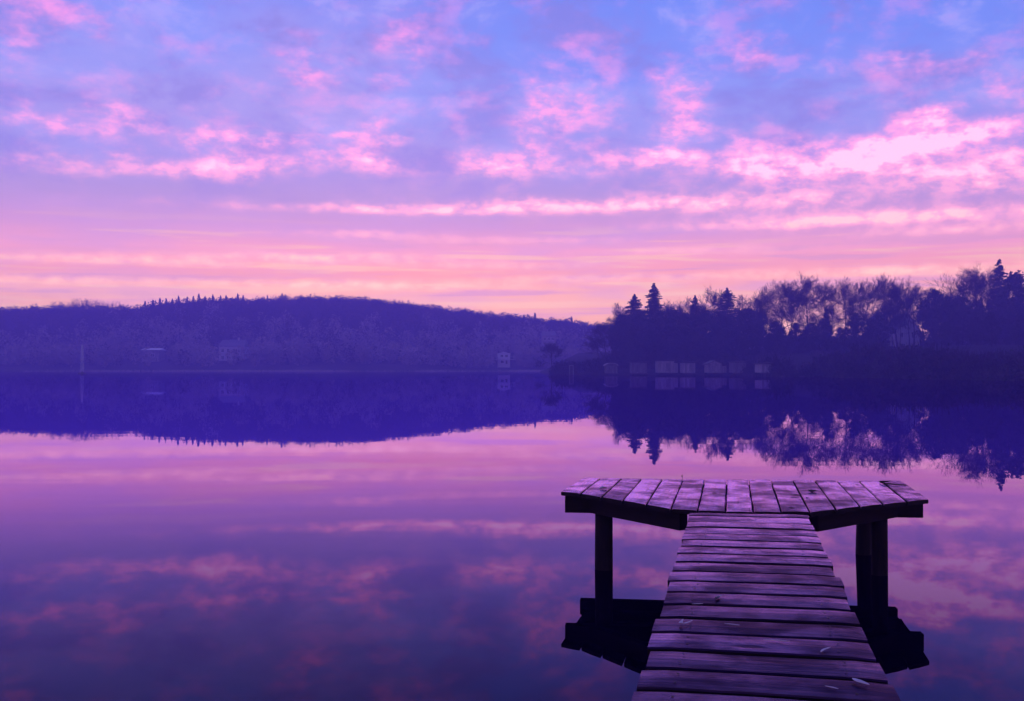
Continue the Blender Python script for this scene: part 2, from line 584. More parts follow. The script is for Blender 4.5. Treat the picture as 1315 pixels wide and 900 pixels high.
def far_shore(x):
    return Y_SHORE + 5 * np.sin(np.asarray(x) * 0.021) + 3 * np.sin(np.asarray(x) * 0.057 + 1)


def hill_z(x, y):
    x = np.asarray(x, float)
    y = np.asarray(y, float)
    t = (y - far_shore(x)) / (Y_RIDGE - far_shore(x))
    s = np.clip(t, 0, 1)
    prof = s * s * (3 - 2 * s) * 0.75 + s * 0.25
    z = 0.8 * np.clip(t * 12, -1.5, 1) + (ridge_z(x) - 0.8) * prof
    z += 0.8 * np.sin(x * 0.05 + y * 0.03) * np.clip(s * 4, 0, 1) * np.clip((1 - s) * 5, 0, 1)
    z -= np.clip(t - 1, 0, 5) * 6
    return z


nx, ny = 150, 34
xs = np.linspace(-EXT, EXT, nx)
V, Fc = [], []
for j in range(ny):
    f_ = j / (ny - 1)
    for i in range(nx):
        y = far_shore(xs[i]) - 4 + f_ * (588 - (far_shore(xs[i]) - 4))
        V.append((xs[i], float(y), float(hill_z(xs[i], y))))
for j in range(ny - 1):
    for i in range(nx - 1):
        a = j * nx + i
        Fc.append((a, a + 1, a + nx + 1, a + nx))
hill = mesh_obj('hill', V, Fc, M['hill'], smooth=True)
tag(hill, 'long wooded hill rising beyond the far shore', 'hill', kind='structure')

# wooded point on the right: shoreline as (pixel x, pixel y of the waterline)
SHORE_PX = [(700, 480.4), (716, 480.8), (760, 481.2), (850, 481.6), (960, 482.2), (1040, 483.4), (1120, 484.8), (1200, 485.6),
            (1260, 486.2), (1330, 486.8), (1500, 488.5), (1800, 491)]
shore_pts = [on_plane(px, py, 0.0) for px, py in SHORE_PX]
SXn = np.array([p.x for p in shore_pts])
SYn = np.array([p.y for p in shore_pts])


def near_shore_y(x):
    return np.interp(x, SXn, SYn)


def point_z(x, y):
    """ground height on the wooded point"""
    d = np.asarray(y, float) - near_shore_y(x)
    side = np.clip((np.asarray(x, float) - shore_pts[0].x) / 12.0, 0, 1)
    z = -0.6 + 1.3 * np.clip((d + 2) / 4.0, 0, 1) + 0.055 * np.clip(d - 2, 0, 90)
    return (z + 0.6) * np.minimum(1, side * 1.0) - 0.6


xs2 = np.concatenate([np.linspace(shore_pts[0].x - 4, 120, 60), np.linspace(124, EXT - 10, 30)])
V, Fc = [], []
ds = [-4, -2, -1, 0, 1, 2, 4, 8, 14, 22, 32, 45, 60, 80, 100, 120]
for d in ds:
    for x in xs2:
        y = near_shore_y(x) + d
        z = float(point_z(x, y)) + (0.12 * math.sin(x * 1.7 + d) if d > 0 else 0)
        if d >= 120:
            z = -0.8
        V.append((x, float(y), z))
n2 = len(xs2)
for j in range(len(ds) - 1):
    for i in range(n2 - 1):
        a = j * n2 + i
        Fc.append((a, a + 1, a + n2 + 1, a + n2))
pt = mesh_obj('shore', V, Fc, M['soil'], smooth=True)
tag(pt, 'low dark wooded point running out into the lake', 'shore', kind='structure')

# the bank where the jetty starts, behind the photographer
V, Fc = [], []
bxs = np.linspace(-60, 60, 41)
bys = [-3.2, -4.0, -5.0, -7.0, -12.0, -25.0, -59.0]
bzs = [-0.5, 0.05, 0.35, 0.55, 0.7, 1.0, 1.6]
for y, z in zip(bys, bzs):
    for x in bxs:
        V.append((x, y + 0.5 * math.sin(x * 0.4), z + 0.05 * math.sin(x * 2.1 + y)))
for j in range(len(bys) - 1):
    for i in range(40):
        a = j * 41 + i
        Fc.append((a, a + 41, a + 42, a + 1))
bank = mesh_obj('near_bank', V, Fc, M['soil'], smooth=True)
tag(bank, 'earth bank where the jetty begins', 'bank', kind='structure')

# ------------------------------------------------------------------ jetty
jetty = empty('jetty', (1.3, 5.0, 0.0), 'weathered plank jetty with wide T-shaped head standing on dark round posts', 'jetty')
JINV = Matrix.Translation(jetty.location).inverted()


def plank(name, quad, thick, top, gap, mat=M['deck'], seed=0):
    """one board from its four plan corners (a, b along one long edge; d, c along the other)"""
    rnd = random.Random(seed)
    a, b, c, d = [Vector((p[0], p[1])) for p in quad]
    ctr = (a + b + c + d) / 4
    ex = ((b - a) + (c - d)).normalized()
    ey = Vector((-ex.y, ex.x))
    def loc(p):
        q = p - ctr
        return q.dot(ex), q.dot(ey)
    la, lb, lc, ld = [loc(p) for p in (a, b, c, d)]
    if la[1] > ld[1]:
        la, lb, lc, ld = ld, lc, lb, la
    n = 9
    V, Fc = [], []
    bev = 0.005
    crown = rnd.uniform(-0.002, 0.003)
    j0 = [rnd.uniform(-0.006, 0.006) for _ in range(2)]
    wob = [rnd.uniform(-0.0022, 0.0022) for _ in range(2 * n + 2)]
    for i in range(n + 1):
        t = i / n
        x0 = la[0] + (lb[0] - la[0]) * t + (j0[0] if i == 0 else j0[1] if i == n else 0)
        y0 = la[1] + (lb[1] - la[1]) * t + gap / 2 + wob[i]
        x1 = ld[0] + (lc[0] - ld[0]) * t + (j0[0] if i == 0 else j0[1] if i == n else 0)
        y1 = ld[1] + (lc[1] - ld[1]) * t - gap / 2 + wob[n + 1 + i]
        e = 0.004 if i in (0, n) else 0.0
        zz = crown * math.sin(math.pi * t)
        w_ = y1 - y0
        ring = []
        for (s, z) in ((bev / w_, 0), (0.5, 0.0015), (1 - bev / w_, 0), (1, -bev), (1, -thick + bev), (1 - bev / w_, -thick),
                       (bev / w_, -thick), (0, -thick + bev), (0, -bev)):
            ring.append((x0 + (x1 - x0) * s, y0 + w_ * s, z + zz - (e if z > -0.02 else -e)))
        V += ring
    k = 9
    for i in range(n):
        for q in range(k):
            p, p2 = i * k + q, i * k + (q + 1) % k
            Fc.append((p, p2, p2 + k, p + k))
    Fc.append(tuple(range(k - 1, -1, -1)))
    Fc.append(tuple(n * k + q for q in range(k)))
    # orientation so that normals point outward
    o = mesh_obj(name, V, Fc, mat, jetty)
    bm = bmesh.new(); bm.from_mesh(o.data)
    bmesh.ops.recalc_face_normals(bm, faces=bm.faces); bm.to_mesh(o.data); bm.free()
    o.data.materials.append(M['beam'])  # dark sides and undersides: shade of the gaps painted into the planks
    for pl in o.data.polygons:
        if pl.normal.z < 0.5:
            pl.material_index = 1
    ang_ = math.atan2(ex.y, ex.x)
    tilt = rnd.uniform(-0.006, 0.006)
    o.location = Vector((ctr.x, ctr.y, top + rnd.uniform(-0.002, 0.002))) - jetty.location
    o.rotation_euler = (tilt, rnd.uniform(-0.0015, 0.0015), ang_)
    return o


T = 0.036
# head boards: far-end and near-end joints, photo pixels on the deck plane
FARJ = [(749.9, 612.2), (771.6, 612.9), (798.7, 613.0), (824.5, 613.5), (850.8, 614.0), (877.7, 614.4), (905.0, 614.7), (932.8, 614.8),
        (960.8, 615.0), (988.9, 615.2), (1017, 615.5), (1045, 615.9), (1073.2, 616.2), (1101.8, 616.4), (1130.2, 616.5), (1156.9, 616.5)]
NEARJ = [(719.4, 630.4), (745.3, 632.6), (772.4, 637.0), (799.5, 641.6), (829.5, 646.6), (861.0, 652.0), (895.5, 654.0), (931.2, 655.1),
         (966.8, 655.8), (1002.8, 656.2), (1039.0, 656.6), (1072.7, 653.0), (1103.6, 649.3), (1133.3, 646.0), (1163.7, 643.0), (1191.9, 640.3)]
fj = [on_plane(x, y, DECK) for x, y in FARJ]
nj = [on_plane(x, y, DECK) for x, y in NEARJ]
for i in range(15):
    plank('head_board', (nj[i], fj[i], fj[i + 1], nj[i + 1]), T, DECK, 0.010, seed=100 + i)

# walkway planks: joints at the left and right edge, photo pixels
def xl(y): return 886.4 - 0.3126 * (y - 655.6)
def xr(y): return 1035.0 + 0.4880 * (y - 658.6)
JL = [660.6, 668.3, 675.4, 683.4, 691.6, 700.0, 709.3, 719.6, 731.2, 744.1, 758, 773.6, 790.2, 808.7, 830.5, 854.0, 881.2]
JR = [663.9, 672.0, 679.6, 688, 696.6, 705.6, 715.2, 726.0, 738.3, 751.9, 766.3, 782.2, 800.5, 821.5, 846.1, 872.6, 903.0]
lj = [on_plane(xl(y), y, DECK) for y in JL]
rj = [on_plane(xr(y), y, DECK) for y in JR]
# first plank tucks up to the head
lj.insert(0, on_plane(xl(656.6), 656.6, DECK)); rj.insert(0, on_plane(xr(659.4), 659.4, DECK))
stepL = (lj[-1] - lj[3]) / (len(lj) - 4)
stepR = (rj[-1] - rj[3]) / (len(rj) - 4)
step = (stepL + stepR) / 2
while lj[-1].y > -4.4:
    lj.append(lj[-1] + step); rj.append(rj[-1] + step)
rnd = random.Random(5)
for i in range(len(lj) - 1):
    ax = (rj[i] - lj[i]).normalized()
    e0, e1 = rnd.uniform(-.004, .004), rnd.uniform(-.005, .005)
    plank('walkway_plank', (lj[i + 1] + ax * e0, rj[i + 1] + ax * e1, rj[i] + ax * e1, lj[i] + ax * e0), T, DECK, 0.035, seed=200 + i)


def bar(name, p, q, wd_, top, bot, mat, bevel=0.006, ends=0.0):
    """beam between two plan points"""
    p, q = Vector((p[0], p[1], 0)), Vector((q[0], q[1], 0))
    d = (q - p)
    L = d.length
    mb = MB()
    mb.box(-L / 2 - ends, L / 2 + ends, -wd_ / 2, wd_ / 2, bot - top, 0)
    o = mb.build(name, mat, jetty, bevel=bevel)
    o.location = Vector(((p.x + q.x) / 2, (p.y + q.y) / 2, top)) - jetty.location
    o.rotation_euler = (0, 0, math.atan2(d.y, d.x))
    return o


BT, BB = DECK - T - 0.002, DECK - 0.158
bz = BB
midL, midR = on_plane(725.7, 657.0, bz), on_plane(1182.7, 663.6, bz)
farL, farR = Vector((0.552, 8.85, 0)), Vector((3.00, 8.53, 0))
bar('cross_or_added_beam', midL, midR, 0.085, BT, BB, M['beam'])
bar('cross_or_added_beam', farL, farR, 0.085, BT, BB, M['beam'])
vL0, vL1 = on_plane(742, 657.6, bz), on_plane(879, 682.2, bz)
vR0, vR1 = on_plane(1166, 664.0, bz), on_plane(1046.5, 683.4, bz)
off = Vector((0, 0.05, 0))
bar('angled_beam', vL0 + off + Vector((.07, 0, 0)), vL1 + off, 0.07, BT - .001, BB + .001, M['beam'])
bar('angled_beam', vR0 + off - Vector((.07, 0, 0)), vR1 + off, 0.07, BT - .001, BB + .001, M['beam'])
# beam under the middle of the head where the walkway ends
bar('cross_or_added_beam', vL1 + Vector((.06, .10, 0)), vR1 + Vector((-.06, .10, 0)), 0.07, BT - .002, BB + .002, M['beam'])
bar('cross_or_added_beam', midL.lerp(farL, .55) + Vector((.06, 0, 0)), midR.lerp(farR, .55) - Vector((.06, 0, 0)), 0.085, BT, BB + .003, M['beam'])  # unseen beam added to block sky slits between boards in the reflection
bar('cross_or_added_beam', midL.lerp(farL, .25) + Vector((.12, 0, 0)), midR.lerp(farR, .25) - Vector((.12, 0, 0)), 0.06, BT, BB + .03, M['beam'])  # another unseen beam added against the same slits
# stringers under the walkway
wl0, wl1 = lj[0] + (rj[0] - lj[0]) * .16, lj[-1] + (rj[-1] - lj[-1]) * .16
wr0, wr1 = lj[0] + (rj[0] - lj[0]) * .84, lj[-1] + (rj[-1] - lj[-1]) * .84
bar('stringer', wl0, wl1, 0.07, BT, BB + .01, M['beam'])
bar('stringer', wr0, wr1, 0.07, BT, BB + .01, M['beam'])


def post(top, foot, r, seed):
    rn = random.Random(seed)
    V, Fc = [], []
    ns, nr = 14, 12
    ph = [rn.uniform(0, 6.28) for _ in range(3)]
    for j in range(nr + 1):
        t = j / nr
        c = Vector(foot).lerp(Vector(top), t)
        rr = r * (1.06 - 0.08 * t)
        for i in range(ns):
            a = i / ns * 2 * math.pi
            k = 1 + 0.04 * math.sin(2 * a + ph[0] + t * 2) + 0.03 * math.sin(3 * a + ph[1] - t * 3)
            V.append((c.x + rr * k * math.cos(a), c.y + rr * k * math.sin(a), c.z))
    for j in range(nr):
        for i in range(ns):
            a, b = j * ns + i, j * ns + (i + 1) % ns
            Fc.append((a, b, b + ns, a + ns))
    Fc.append(tuple(range(ns - 1, -1, -1)))
    Fc.append(tuple(nr * ns + i for i in range(ns)))
    o = mesh_obj('post', [Vector(v) - jetty.location for v in V], Fc, M['post'], jetty, smooth=True)
    return o


ytop = BB + 0.001
def pp(px, Y): return X_at(px, Y)
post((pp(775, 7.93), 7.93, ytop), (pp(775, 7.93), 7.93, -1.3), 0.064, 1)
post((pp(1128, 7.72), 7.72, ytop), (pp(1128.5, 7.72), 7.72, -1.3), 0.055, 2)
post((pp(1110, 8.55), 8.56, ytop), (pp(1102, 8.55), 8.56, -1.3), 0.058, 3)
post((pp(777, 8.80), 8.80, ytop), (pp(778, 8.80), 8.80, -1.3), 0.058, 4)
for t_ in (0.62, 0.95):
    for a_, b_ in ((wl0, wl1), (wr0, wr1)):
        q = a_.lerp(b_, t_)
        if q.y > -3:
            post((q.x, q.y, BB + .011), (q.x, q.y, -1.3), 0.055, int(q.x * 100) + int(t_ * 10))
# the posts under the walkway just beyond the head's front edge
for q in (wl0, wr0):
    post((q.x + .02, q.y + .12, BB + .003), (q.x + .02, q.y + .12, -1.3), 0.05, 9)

# nail heads, two at each bearing
nm = MB()
nrm = random.Random(3)
def nail(p, r=0.0050):
    b = len(nm.v)
    z = DECK + 0.0035
    for i in range(6):
        a = i * math.pi / 3
        nm.v.append((p.x + r * math.cos(a) - jetty.location.x, p.y + r * math.sin(a) - jetty.location.y, z))
    nm.v.append((p.x - jetty.location.x, p.y - jetty.location.y, z + 0.002))
    for i in range(6):
        nm.f.append((b + i, b + (i + 1) % 6, b + 6))
for i in range(len(lj) - 1):
    for s in (.16, .84):
        for k in (.3, .7):
            a_ = lj[i].lerp(lj[i + 1], k); b_ = rj[i].lerp(rj[i + 1], k)
            nail(a_.lerp(b_, s + nrm.uniform(-.012, .012)))
for i in range(15):
    for s in (.06, .94):
        for k in (.3, .7):
            a_ = nj[i].lerp(nj[i + 1], k); b_ = fj[i].lerp(fj[i + 1], k)
            nail(a_.lerp(b_, s))
no = nm.build('nail_heads', M['nail'], jetty)
no['kind'] = 'stuff'

# ------------------------------------------------------------------ leaves and twigs lying on the deck
def leaf(px, py, length, width, ang_, mat, label, curl=0.25, group=None, name='fallen_leaf_or_stain'):
    p = on_plane(px, py, DECK + 0.003)
    n = 8
    V, Fc = [], []
    for i in range(n + 1):
        t = i / n
        x = (t - .5) * length
        hw = width / 2 * math.sin(math.pi * min(1, t * 0.97 + 0.02)) ** 0.8
        z = curl * length * ((t - .5) ** 2) + 0.003
        bend = 0.10 * length * math.sin(t * 3)
        V += [(x, -hw + bend, z + hw * .5), (x, bend, z), (x, hw + bend, z + hw * .5)]
    for i in range(n):
        a = i * 3
        Fc += [(a, a + 3, a + 4, a + 1), (a + 1, a + 4, a + 5, a + 2)]
    o = mesh_obj(name, V, Fc, mat, smooth=True)
    sd = o.modifiers.new('thickness', 'SOLIDIFY')
    sd.thickness = 0.0012
    o.location = p + Vector((0, 0, 0.001))
    o.rotation_euler = (0, 0, R(ang_))
    tag(o, label, 'leaf', group)
    return o


leaf(1103.5, 875.5, 0.070, 0.019, 112, M['leaf_pale'], 'bright white willow leaf lying near the right edge of the walkway', .12)
leaf(875.5, 800.5, 0.060, 0.012, 74, M['leaf_pale'], 'curled pale leaf, left arm of the V shape on the walkway', .6)
leaf(881.5, 801, 0.062, 0.009, 42, M['leaf_pale'], 'thin pale leaf, right arm of the V shape on the walkway', .5)
leaf(1059, 835, 0.075, 0.008, 50, M['leaf_pale'], 'narrow pale leaf sliver pointing across a plank, beside the dark knot', .15)
leaf(923, 767, 0.050, 0.009, 55, M['leaf_pale'], 'small pale leaf beside a dark wet leaf on the walkway', .3)
leaf(921, 768.5, 0.045, 0.015, 60, M['leaf_dark'], 'dark wet leaf under a small pale leaf on the walkway', .3)
leaf(939, 802.5, 0.055, 0.006, -30, M['leaf_pale'], 'faint thin pale stalk lying between the curled leaves and the planks edge', .2)
leaf(1066, 883, 0.040, 0.006, -45, M['leaf_pale'], 'thin pale stalk next to the bright white leaf', .2)
leaf(996, 823, 0.085, 0.005, -18, M['leaf_pale'], 'long thin pale grass stalk across the middle of a plank', .1)
leaf(895, 776, 0.045, 0.006, 10, M['leaf_pale'], 'pale curled sliver at the edge of a dark gap between planks', .2)
leaf(1043, 632, 0.075, 0.050, 20, M['leaf_dark'], 'broad dark wet leaf stuck on the head of the jetty', .5)
leaf(1021, 636.8, 0.070, 0.024, 5, M['leaf_dark'], 'narrow dark leaf beside the broad dark leaf on the jetty head', .3)
leaf(1036, 639.5, 0.030, 0.018, 40, M['leaf_dark'], 'tiny dark leaf fragment in front of the broad dark leaf', .3)


leaf(774.5, 627.5, 0.060, 0.050, 15, M['leaf_pale'], 'small pale stain on the second board of the jetty head, shaped as a leaf', .05)  # pale stain on the board, drawn with the leaf shape


def twig(pts, r, label, name='twig'):
    V, Fc = [], []
    k = 5
    for i, p in enumerate(pts):
        rr = r * (1 - 0.5 * i / (len(pts) - 1))
        for q in range(k):
            a = q / k * 6.283
            V.append(Vector(p) + Vector((0, rr * math.cos(a), rr * math.sin(a))))
    for i in range(len(pts) - 1):
        for q in range(k):
            a, b = i * k + q, i * k + (q + 1) % k
            Fc.append((a, b, b + k, a + k))
    base = Vector(pts[0])
    o = mesh_obj(name, [v - base for v in V], Fc, M['twig'], smooth=True)
    o.location = base
    tag(o, label, 'twig')
    return o


t0 = [on_plane(1129, 618.5, DECK + .008), on_plane(1134, 620.3, DECK + .012), on_plane(1140, 620.8, DECK + .010), on_plane(1150, 622.0, DECK + .010), on_plane(1163, 622.4, DECK + .007)]
twig(t0, 0.007, 'thin dark twig lying across the last boards of the jetty head')
leaf(1136, 619.8, 0.10, 0.045, 10, M['leaf_dark'], 'dark crumpled leaf beside the twig on the jetty head', .5)
b0 = on_plane(876.5, 614.6, DECK)
twig([b0 + Vector((0, 0.03, -.004)), b0 + Vector((.003, .03, .012)), b0 + Vector((-.006, .03, .020)), b0 + Vector((.004, .03, .028))], 0.007,
     'tiny dark stub sticking up from the far edge of the jetty head')

# ------------------------------------------------------------------ trees
def tubes(segs, sides):
    """segments (p0, p1, r0, r1) to triangles"""
    n = len(segs)
    P0 = np.array([s[0] for s in segs]); P1 = np.array([s[1] for s in segs])
    r0 = np.array([s[2] for s in segs]); r1 = np.array([s[3] for s in segs])
    d = P1 - P0
    d /= np.linalg.norm(d, axis=1)[:, None] + 1e-9
    up = np.where(np.abs(d[:, 2:3]) > 0.9, np.array([[1.0, 0, 0]]), np.array([[0, 0, 1.0]]))
    u = np.cross(d, up); u /= np.linalg.norm(u, axis=1)[:, None] + 1e-9
    v = np.cross(d, u)
    Vs, Ts = [], []
    ang_ = np.arange(sides) / sides * 2 * np.pi
    ring = np.cos(ang_)[None, :, None] * u[:, None, :] + np.sin(ang_)[None, :, None] * v[:, None, :]
    A = P0[:, None, :] + ring * r0[:, None, None]
    B = P1[:, None, :] + ring * r1[:, None, None]
    V_ = np.concatenate([A, B], axis=1).reshape(-1, 3)
    base_ = (np.arange(n) * 2 * sides)[:, None]
    i = np.arange(sides)
    j = (i + 1) % sides
    T1 = np.stack([base_ + i, base_ + j, base_ + sides + j], -1).reshape(-1, 3)
    T2 = np.stack([base_ + i, base_ + sides + j, base_ + sides + i], -1).reshape(-1, 3)
    return V_, np.concatenate([T1, T2])


def bare_tree_mesh(seed, h=16.0, clear=0.32, spread=0.42, limbs=10, lean=(0, 0), dens=1.0, tw=0.022, min_len=0.55):
    rn = random.Random(seed)
    trunk, crown = [], []
    p = Vector((0, 0, -0.4))
    d = Vector((lean[0], lean[1], 1)).normalized()
    n = 9
    th = h * 0.72
    r = h * 0.019
    nodes = []
    for i in range(n):
        q = p + d * (th / n)
        r1 = r * 0.86
        trunk.append((tuple(p), tuple(q), r, r1))
        nodes.append((q.copy(), d.copy(), r1))
        p, r = q, r1
        d = (d + Vector((rn.uniform(-.12, .12), rn.uniform(-.12, .12), 0.04))).normalized()

    def grow(p, d, L, r, depth):
        k = 4
        for i in range(k):
            q = p + d * (L / k)
            r1 = max(tw * 0.7, r * 0.80)
            crown.append((tuple(p), tuple(q), r, r1))
            p, r = q, r1
            d = (d + Vector((rn.uniform(-.22, .22), rn.uniform(-.22, .22), rn.uniform(-.13, .17)))).normalized()
            if depth < 4 and (i >= 1 or depth > 1):
                m = 2 if rn.random() < 0.55 * dens else 1
                for _ in range(m):
                    l2 = L * rn.uniform(.42, .66)
                    if l2 < min_len:
                        continue
                    ax = d.orthogonal().normalized()
                    ax.rotate(Matrix.Rotation(rn.uniform(0, 6.283), 3, d))
                    d2 = (d * math.cos(.75) + ax * math.sin(rn.uniform(.45, .95)) + Vector((0, 0, .06))).normalized()
                    grow(p, d2, l2, max(tw, r * 0.62), depth + 1)
        if depth < 4 and L * .6 > min_len:
            grow(p, d, L * .6, r, depth + 1)

    az0 = rn.uniform(0, 6.28)
    for i in range(limbs):
        t = clear / 0.72 + (1 - clear / 0.72) * (i / (limbs - 1)) ** 0.9
        idx = min(n - 1, int(t * n))
        q, dd, rr = nodes[idx]
        az0 += 2.4 + rn.uniform(-.4, .4)
        e = 0.45 + 0.75 * (i / (limbs - 1)) + rn.uniform(-.15, .15)
        d2 = Vector((math.cos(az0) * math.cos(e), math.sin(az0) * math.cos(e), math.sin(e))) + dd * 0.15
        L = h * spread * (1.0 - 0.45 * (i / (limbs - 1)) ** 1.5) * rn.uniform(.8, 1.1) * 0.72
        grow(q, d2.normalized(), L, rr * rn.uniform(.45, .65), 1)
    grow(nodes[-1][0], nodes[-1][1], h * 0.16, nodes[-1][2] * .8, 2)
    allz = max(s[1][2] for s in crown)
    k = h / allz
    sc_ = lambda segs: [(tuple(np.array(a) * k), tuple(np.array(b) * k), r0 * k, r1 * k) for a, b, r0, r1 in segs]
    trunk, crown = sc_(trunk), sc_(crown)
    V1, T1 = tubes(trunk, 8)
    V2, T2 = tubes(crown, 3)
    return tri_mesh('trunk', V1, T1, M['bark'], True), tri_mesh('crown', V2, T2, M['twigs']), h


def leaf_tris(rs, centres, radii, count, size, squash=0.8):
    """random small leaf faces filling clumps"""
    V_, T_ = [], []
    N = 0
    for c, r in zip(centres, radii):
        m = count
        u = rs.normal(size=(m, 3)); u /= np.linalg.norm(u, axis=1)[:, None]
        rad = r * np.abs(rs.normal(0.0, 0.75, size=(m, 1)))
        p = np.asarray(c) + u * rad * np.array([1, 1, squash])
        a = rs.normal(size=(m, 3)); a /= np.linalg.norm(a, axis=1)[:, None]
        b = rs.normal(size=(m, 3)); b -= a * (a * b).sum(1)[:, None]; b /= np.linalg.norm(b, axis=1)[:, None]
        s = size * rs.uniform(.6, 1.4, size=(m, 1))
        tri = np.stack([p + a * s, p - a * s * .5 + b * s * .8, p - a * s * .5 - b * s * .8], 1).reshape(-1, 3)
        V_.append(tri)
        T_.append(np.arange(m * 3).reshape(-1, 3) + N)
        N += m * 3
    return np.concatenate(V_), np.concatenate(T_)


def conifer_mesh(seed, h=17.0, rad=2.6, low=0.08, droop=0.25, gap=0.42, bare=False):
    rs = np.random.RandomState(seed)
    tr = []
    n = 10
    for i in range(n):
        z0, z1 = -0.4 + (h + .3) * i / n, -0.4 + (h + .3) * (i + 1) / n
        tr.append(((0, 0, z0), (0, 0, z1), h * .012 * (1 - i / n) + .02, h * .012 * (1 - (i + 1) / n) + .02))
    V1, T1 = tubes(tr, 7)
    Vs, Ts, segs, N = [], [], [], 0
    z = h * low
    while z < h * 0.985:
        t = (z / h - low) / (1 - low)
        L = rad * (1 - t) ** 0.66 * rs.uniform(.72, 1.12) * min(1.0, .35 + 6 * (1 - t)) + 0.05
        ns_ = min(1.0, .25 + L)
        k = int(6 + 3 * (1 - t))
        a0 = rs.uniform(0, 6.28)
        for q in range(k):
            a = a0 + q * 6.283 / k + rs.uniform(-.25, .25)
            l = L * rs.uniform(.5, 1.18)
            z_keep = z
            z = z + rs.uniform(-.22, .22)
            dr = droop * rs.uniform(.6, 1.3)
            m = max(3, int(l / 0.17))
            for j in range(m):
                s = (j + .6) / m
                r_ = l * s
                zz = z - dr * l * s + 0.18 * l * s * s + rs.uniform(-.08, .08)
                c = np.array([math.cos(a) * r_, math.sin(a) * r_, zz])
                dirv = np.array([math.cos(a), math.sin(a), -.25])
                side = np.array([-math.sin(a), math.cos(a), 0])
                wv_ = (0.20 + 0.30 * (1 - s)) * min(1, .4 + l / 2)
                for sg in (-1, 1):
                    tip = c + dirv * 0.28 * ns_ + side * sg * wv_ * rs.uniform(.8, 1.5) + np.array([0, 0, -rs.uniform(.05, .25)])
                    Vs.append(np.stack([c + np.array([0, 0, .06]), c + dirv * .26 * ns_, tip]))
                    Ts.append([N, N + 1, N + 2]); N += 3
                    tip2 = c + dirv * .1 + side * sg * .06 + np.array([0, 0, -rs.uniform(.15, .42)])
                    Vs.append(np.stack([c - dirv * .1, c + dirv * .2, tip2]))
                    Ts.append([N, N + 1, N + 2]); N += 3
            segs.append(((0, 0, z), (math.cos(a) * l * .9, math.sin(a) * l * .9, z - dr * l * .8), .03, .012))
            z = z_keep
        z += gap * rs.uniform(.45, 1.1) * (0.6 + .6 * (1 - t))
    V2 = np.concatenate(Vs); T2 = np.array(Ts)
    V3, T3 = tubes(segs, 3)
    V2 = np.concatenate([V2, V3]); T2 = np.concatenate([T2, T3 + N])
    return tri_mesh('trunk', V1, T1, M['bark'], True), tri_mesh('crown', V2, T2, M['needles']), h


def dense_mesh(seed, h=13.0, rx=3.6, n=46, count=110, size=0.26, low=0.12):
    """ivy-clad or evergreen broadleaf tree: uneven clumps of small leaves on limbs"""
    rs = np.random.RandomState(seed)
    tr, segs, cs, rr = [], [], [], []
    p = np.array([0, 0, -.4])
    for i in range(8):
        q = p + np.array([rs.uniform(-.12, .12), rs.uniform(-.12, .12), h * .85 / 8])
        tr.append((tuple(p), tuple(q), h * .016 * (1 - i / 9), h * .016 * (1 - (i + 1) / 9)))
        p = q
    for i in range(n):
        t = rs.uniform(0, 1) ** 0.9
        z = h * (low + (0.95 - low) * t)
        prof = rx * (math.sin(math.pi * min(1, (t * .86 + .16))) ** 0.6)
        a = rs.uniform(0, 6.283)
        r_ = prof * rs.uniform(.2, .95)
        c = (math.cos(a) * r_, math.sin(a) * r_, z)
        cs.append(c); rr.append(rs.uniform(.5, 1.15) * rx * .30)
        segs.append(((0, 0, max(0.3, z - r_ * .7)), c, .06, .025))
    V2, T2 = leaf_tris(rs, cs, rr, count, size)
    V1, T1 = tubes(tr, 7)
    V3, T3 = tubes(segs, 3)
    N = len(V2)
    V2 = np.concatenate([V2, V3]); T2 = np.concatenate([T2, T3 + N])
    V2[:, 2] = np.minimum(V2[:, 2], h)
    return tri_mesh('trunk', V1, T1, M['bark'], True), tri_mesh('crown', V2, T2, M['evergreen']), h


def shrub_mesh(seed, h=3.0, rx=2.6, n=26, count=90, size=0.20):
    rs = np.random.RandomState(seed)
    cs, rr, segs = [], [], []
    for i in range(n):
        a = rs.uniform(0, 6.283); r_ = rx * math.sqrt(rs.uniform(0, 1)) * .85
        z = h * rs.uniform(.12, .82) * math.sqrt(max(.1, 1 - (r_ / rx) ** 2))
        cs.append((math.cos(a) * r_, math.sin(a) * r_, z)); rr.append(rs.uniform(.45, .9))
        segs.append(((math.cos(a) * r_ * .25, math.sin(a) * r_ * .25, -.3), cs[-1], .04, .02))
    for i in range(60):
        a = rs.uniform(0, 6.283); r_ = rx * math.sqrt(rs.uniform(0, 1)) * .7
        q = np.array([math.cos(a) * r_, math.sin(a) * r_, h * rs.uniform(.5, .8)])
        segs.append((tuple(q * np.array([.7, .7, .5])), tuple(q + np.array([rs.uniform(-.5, .5), rs.uniform(-.5, .5), h * .3])), .022, .012))
    V2, T2 = leaf_tris(rs, cs, rr, count, size)
    V3, T3 = tubes(segs, 3)
    return tri_mesh('stems', V3, T3, M['twigs']), tri_mesh('foliage', V2, T2, M['evergreen']), h


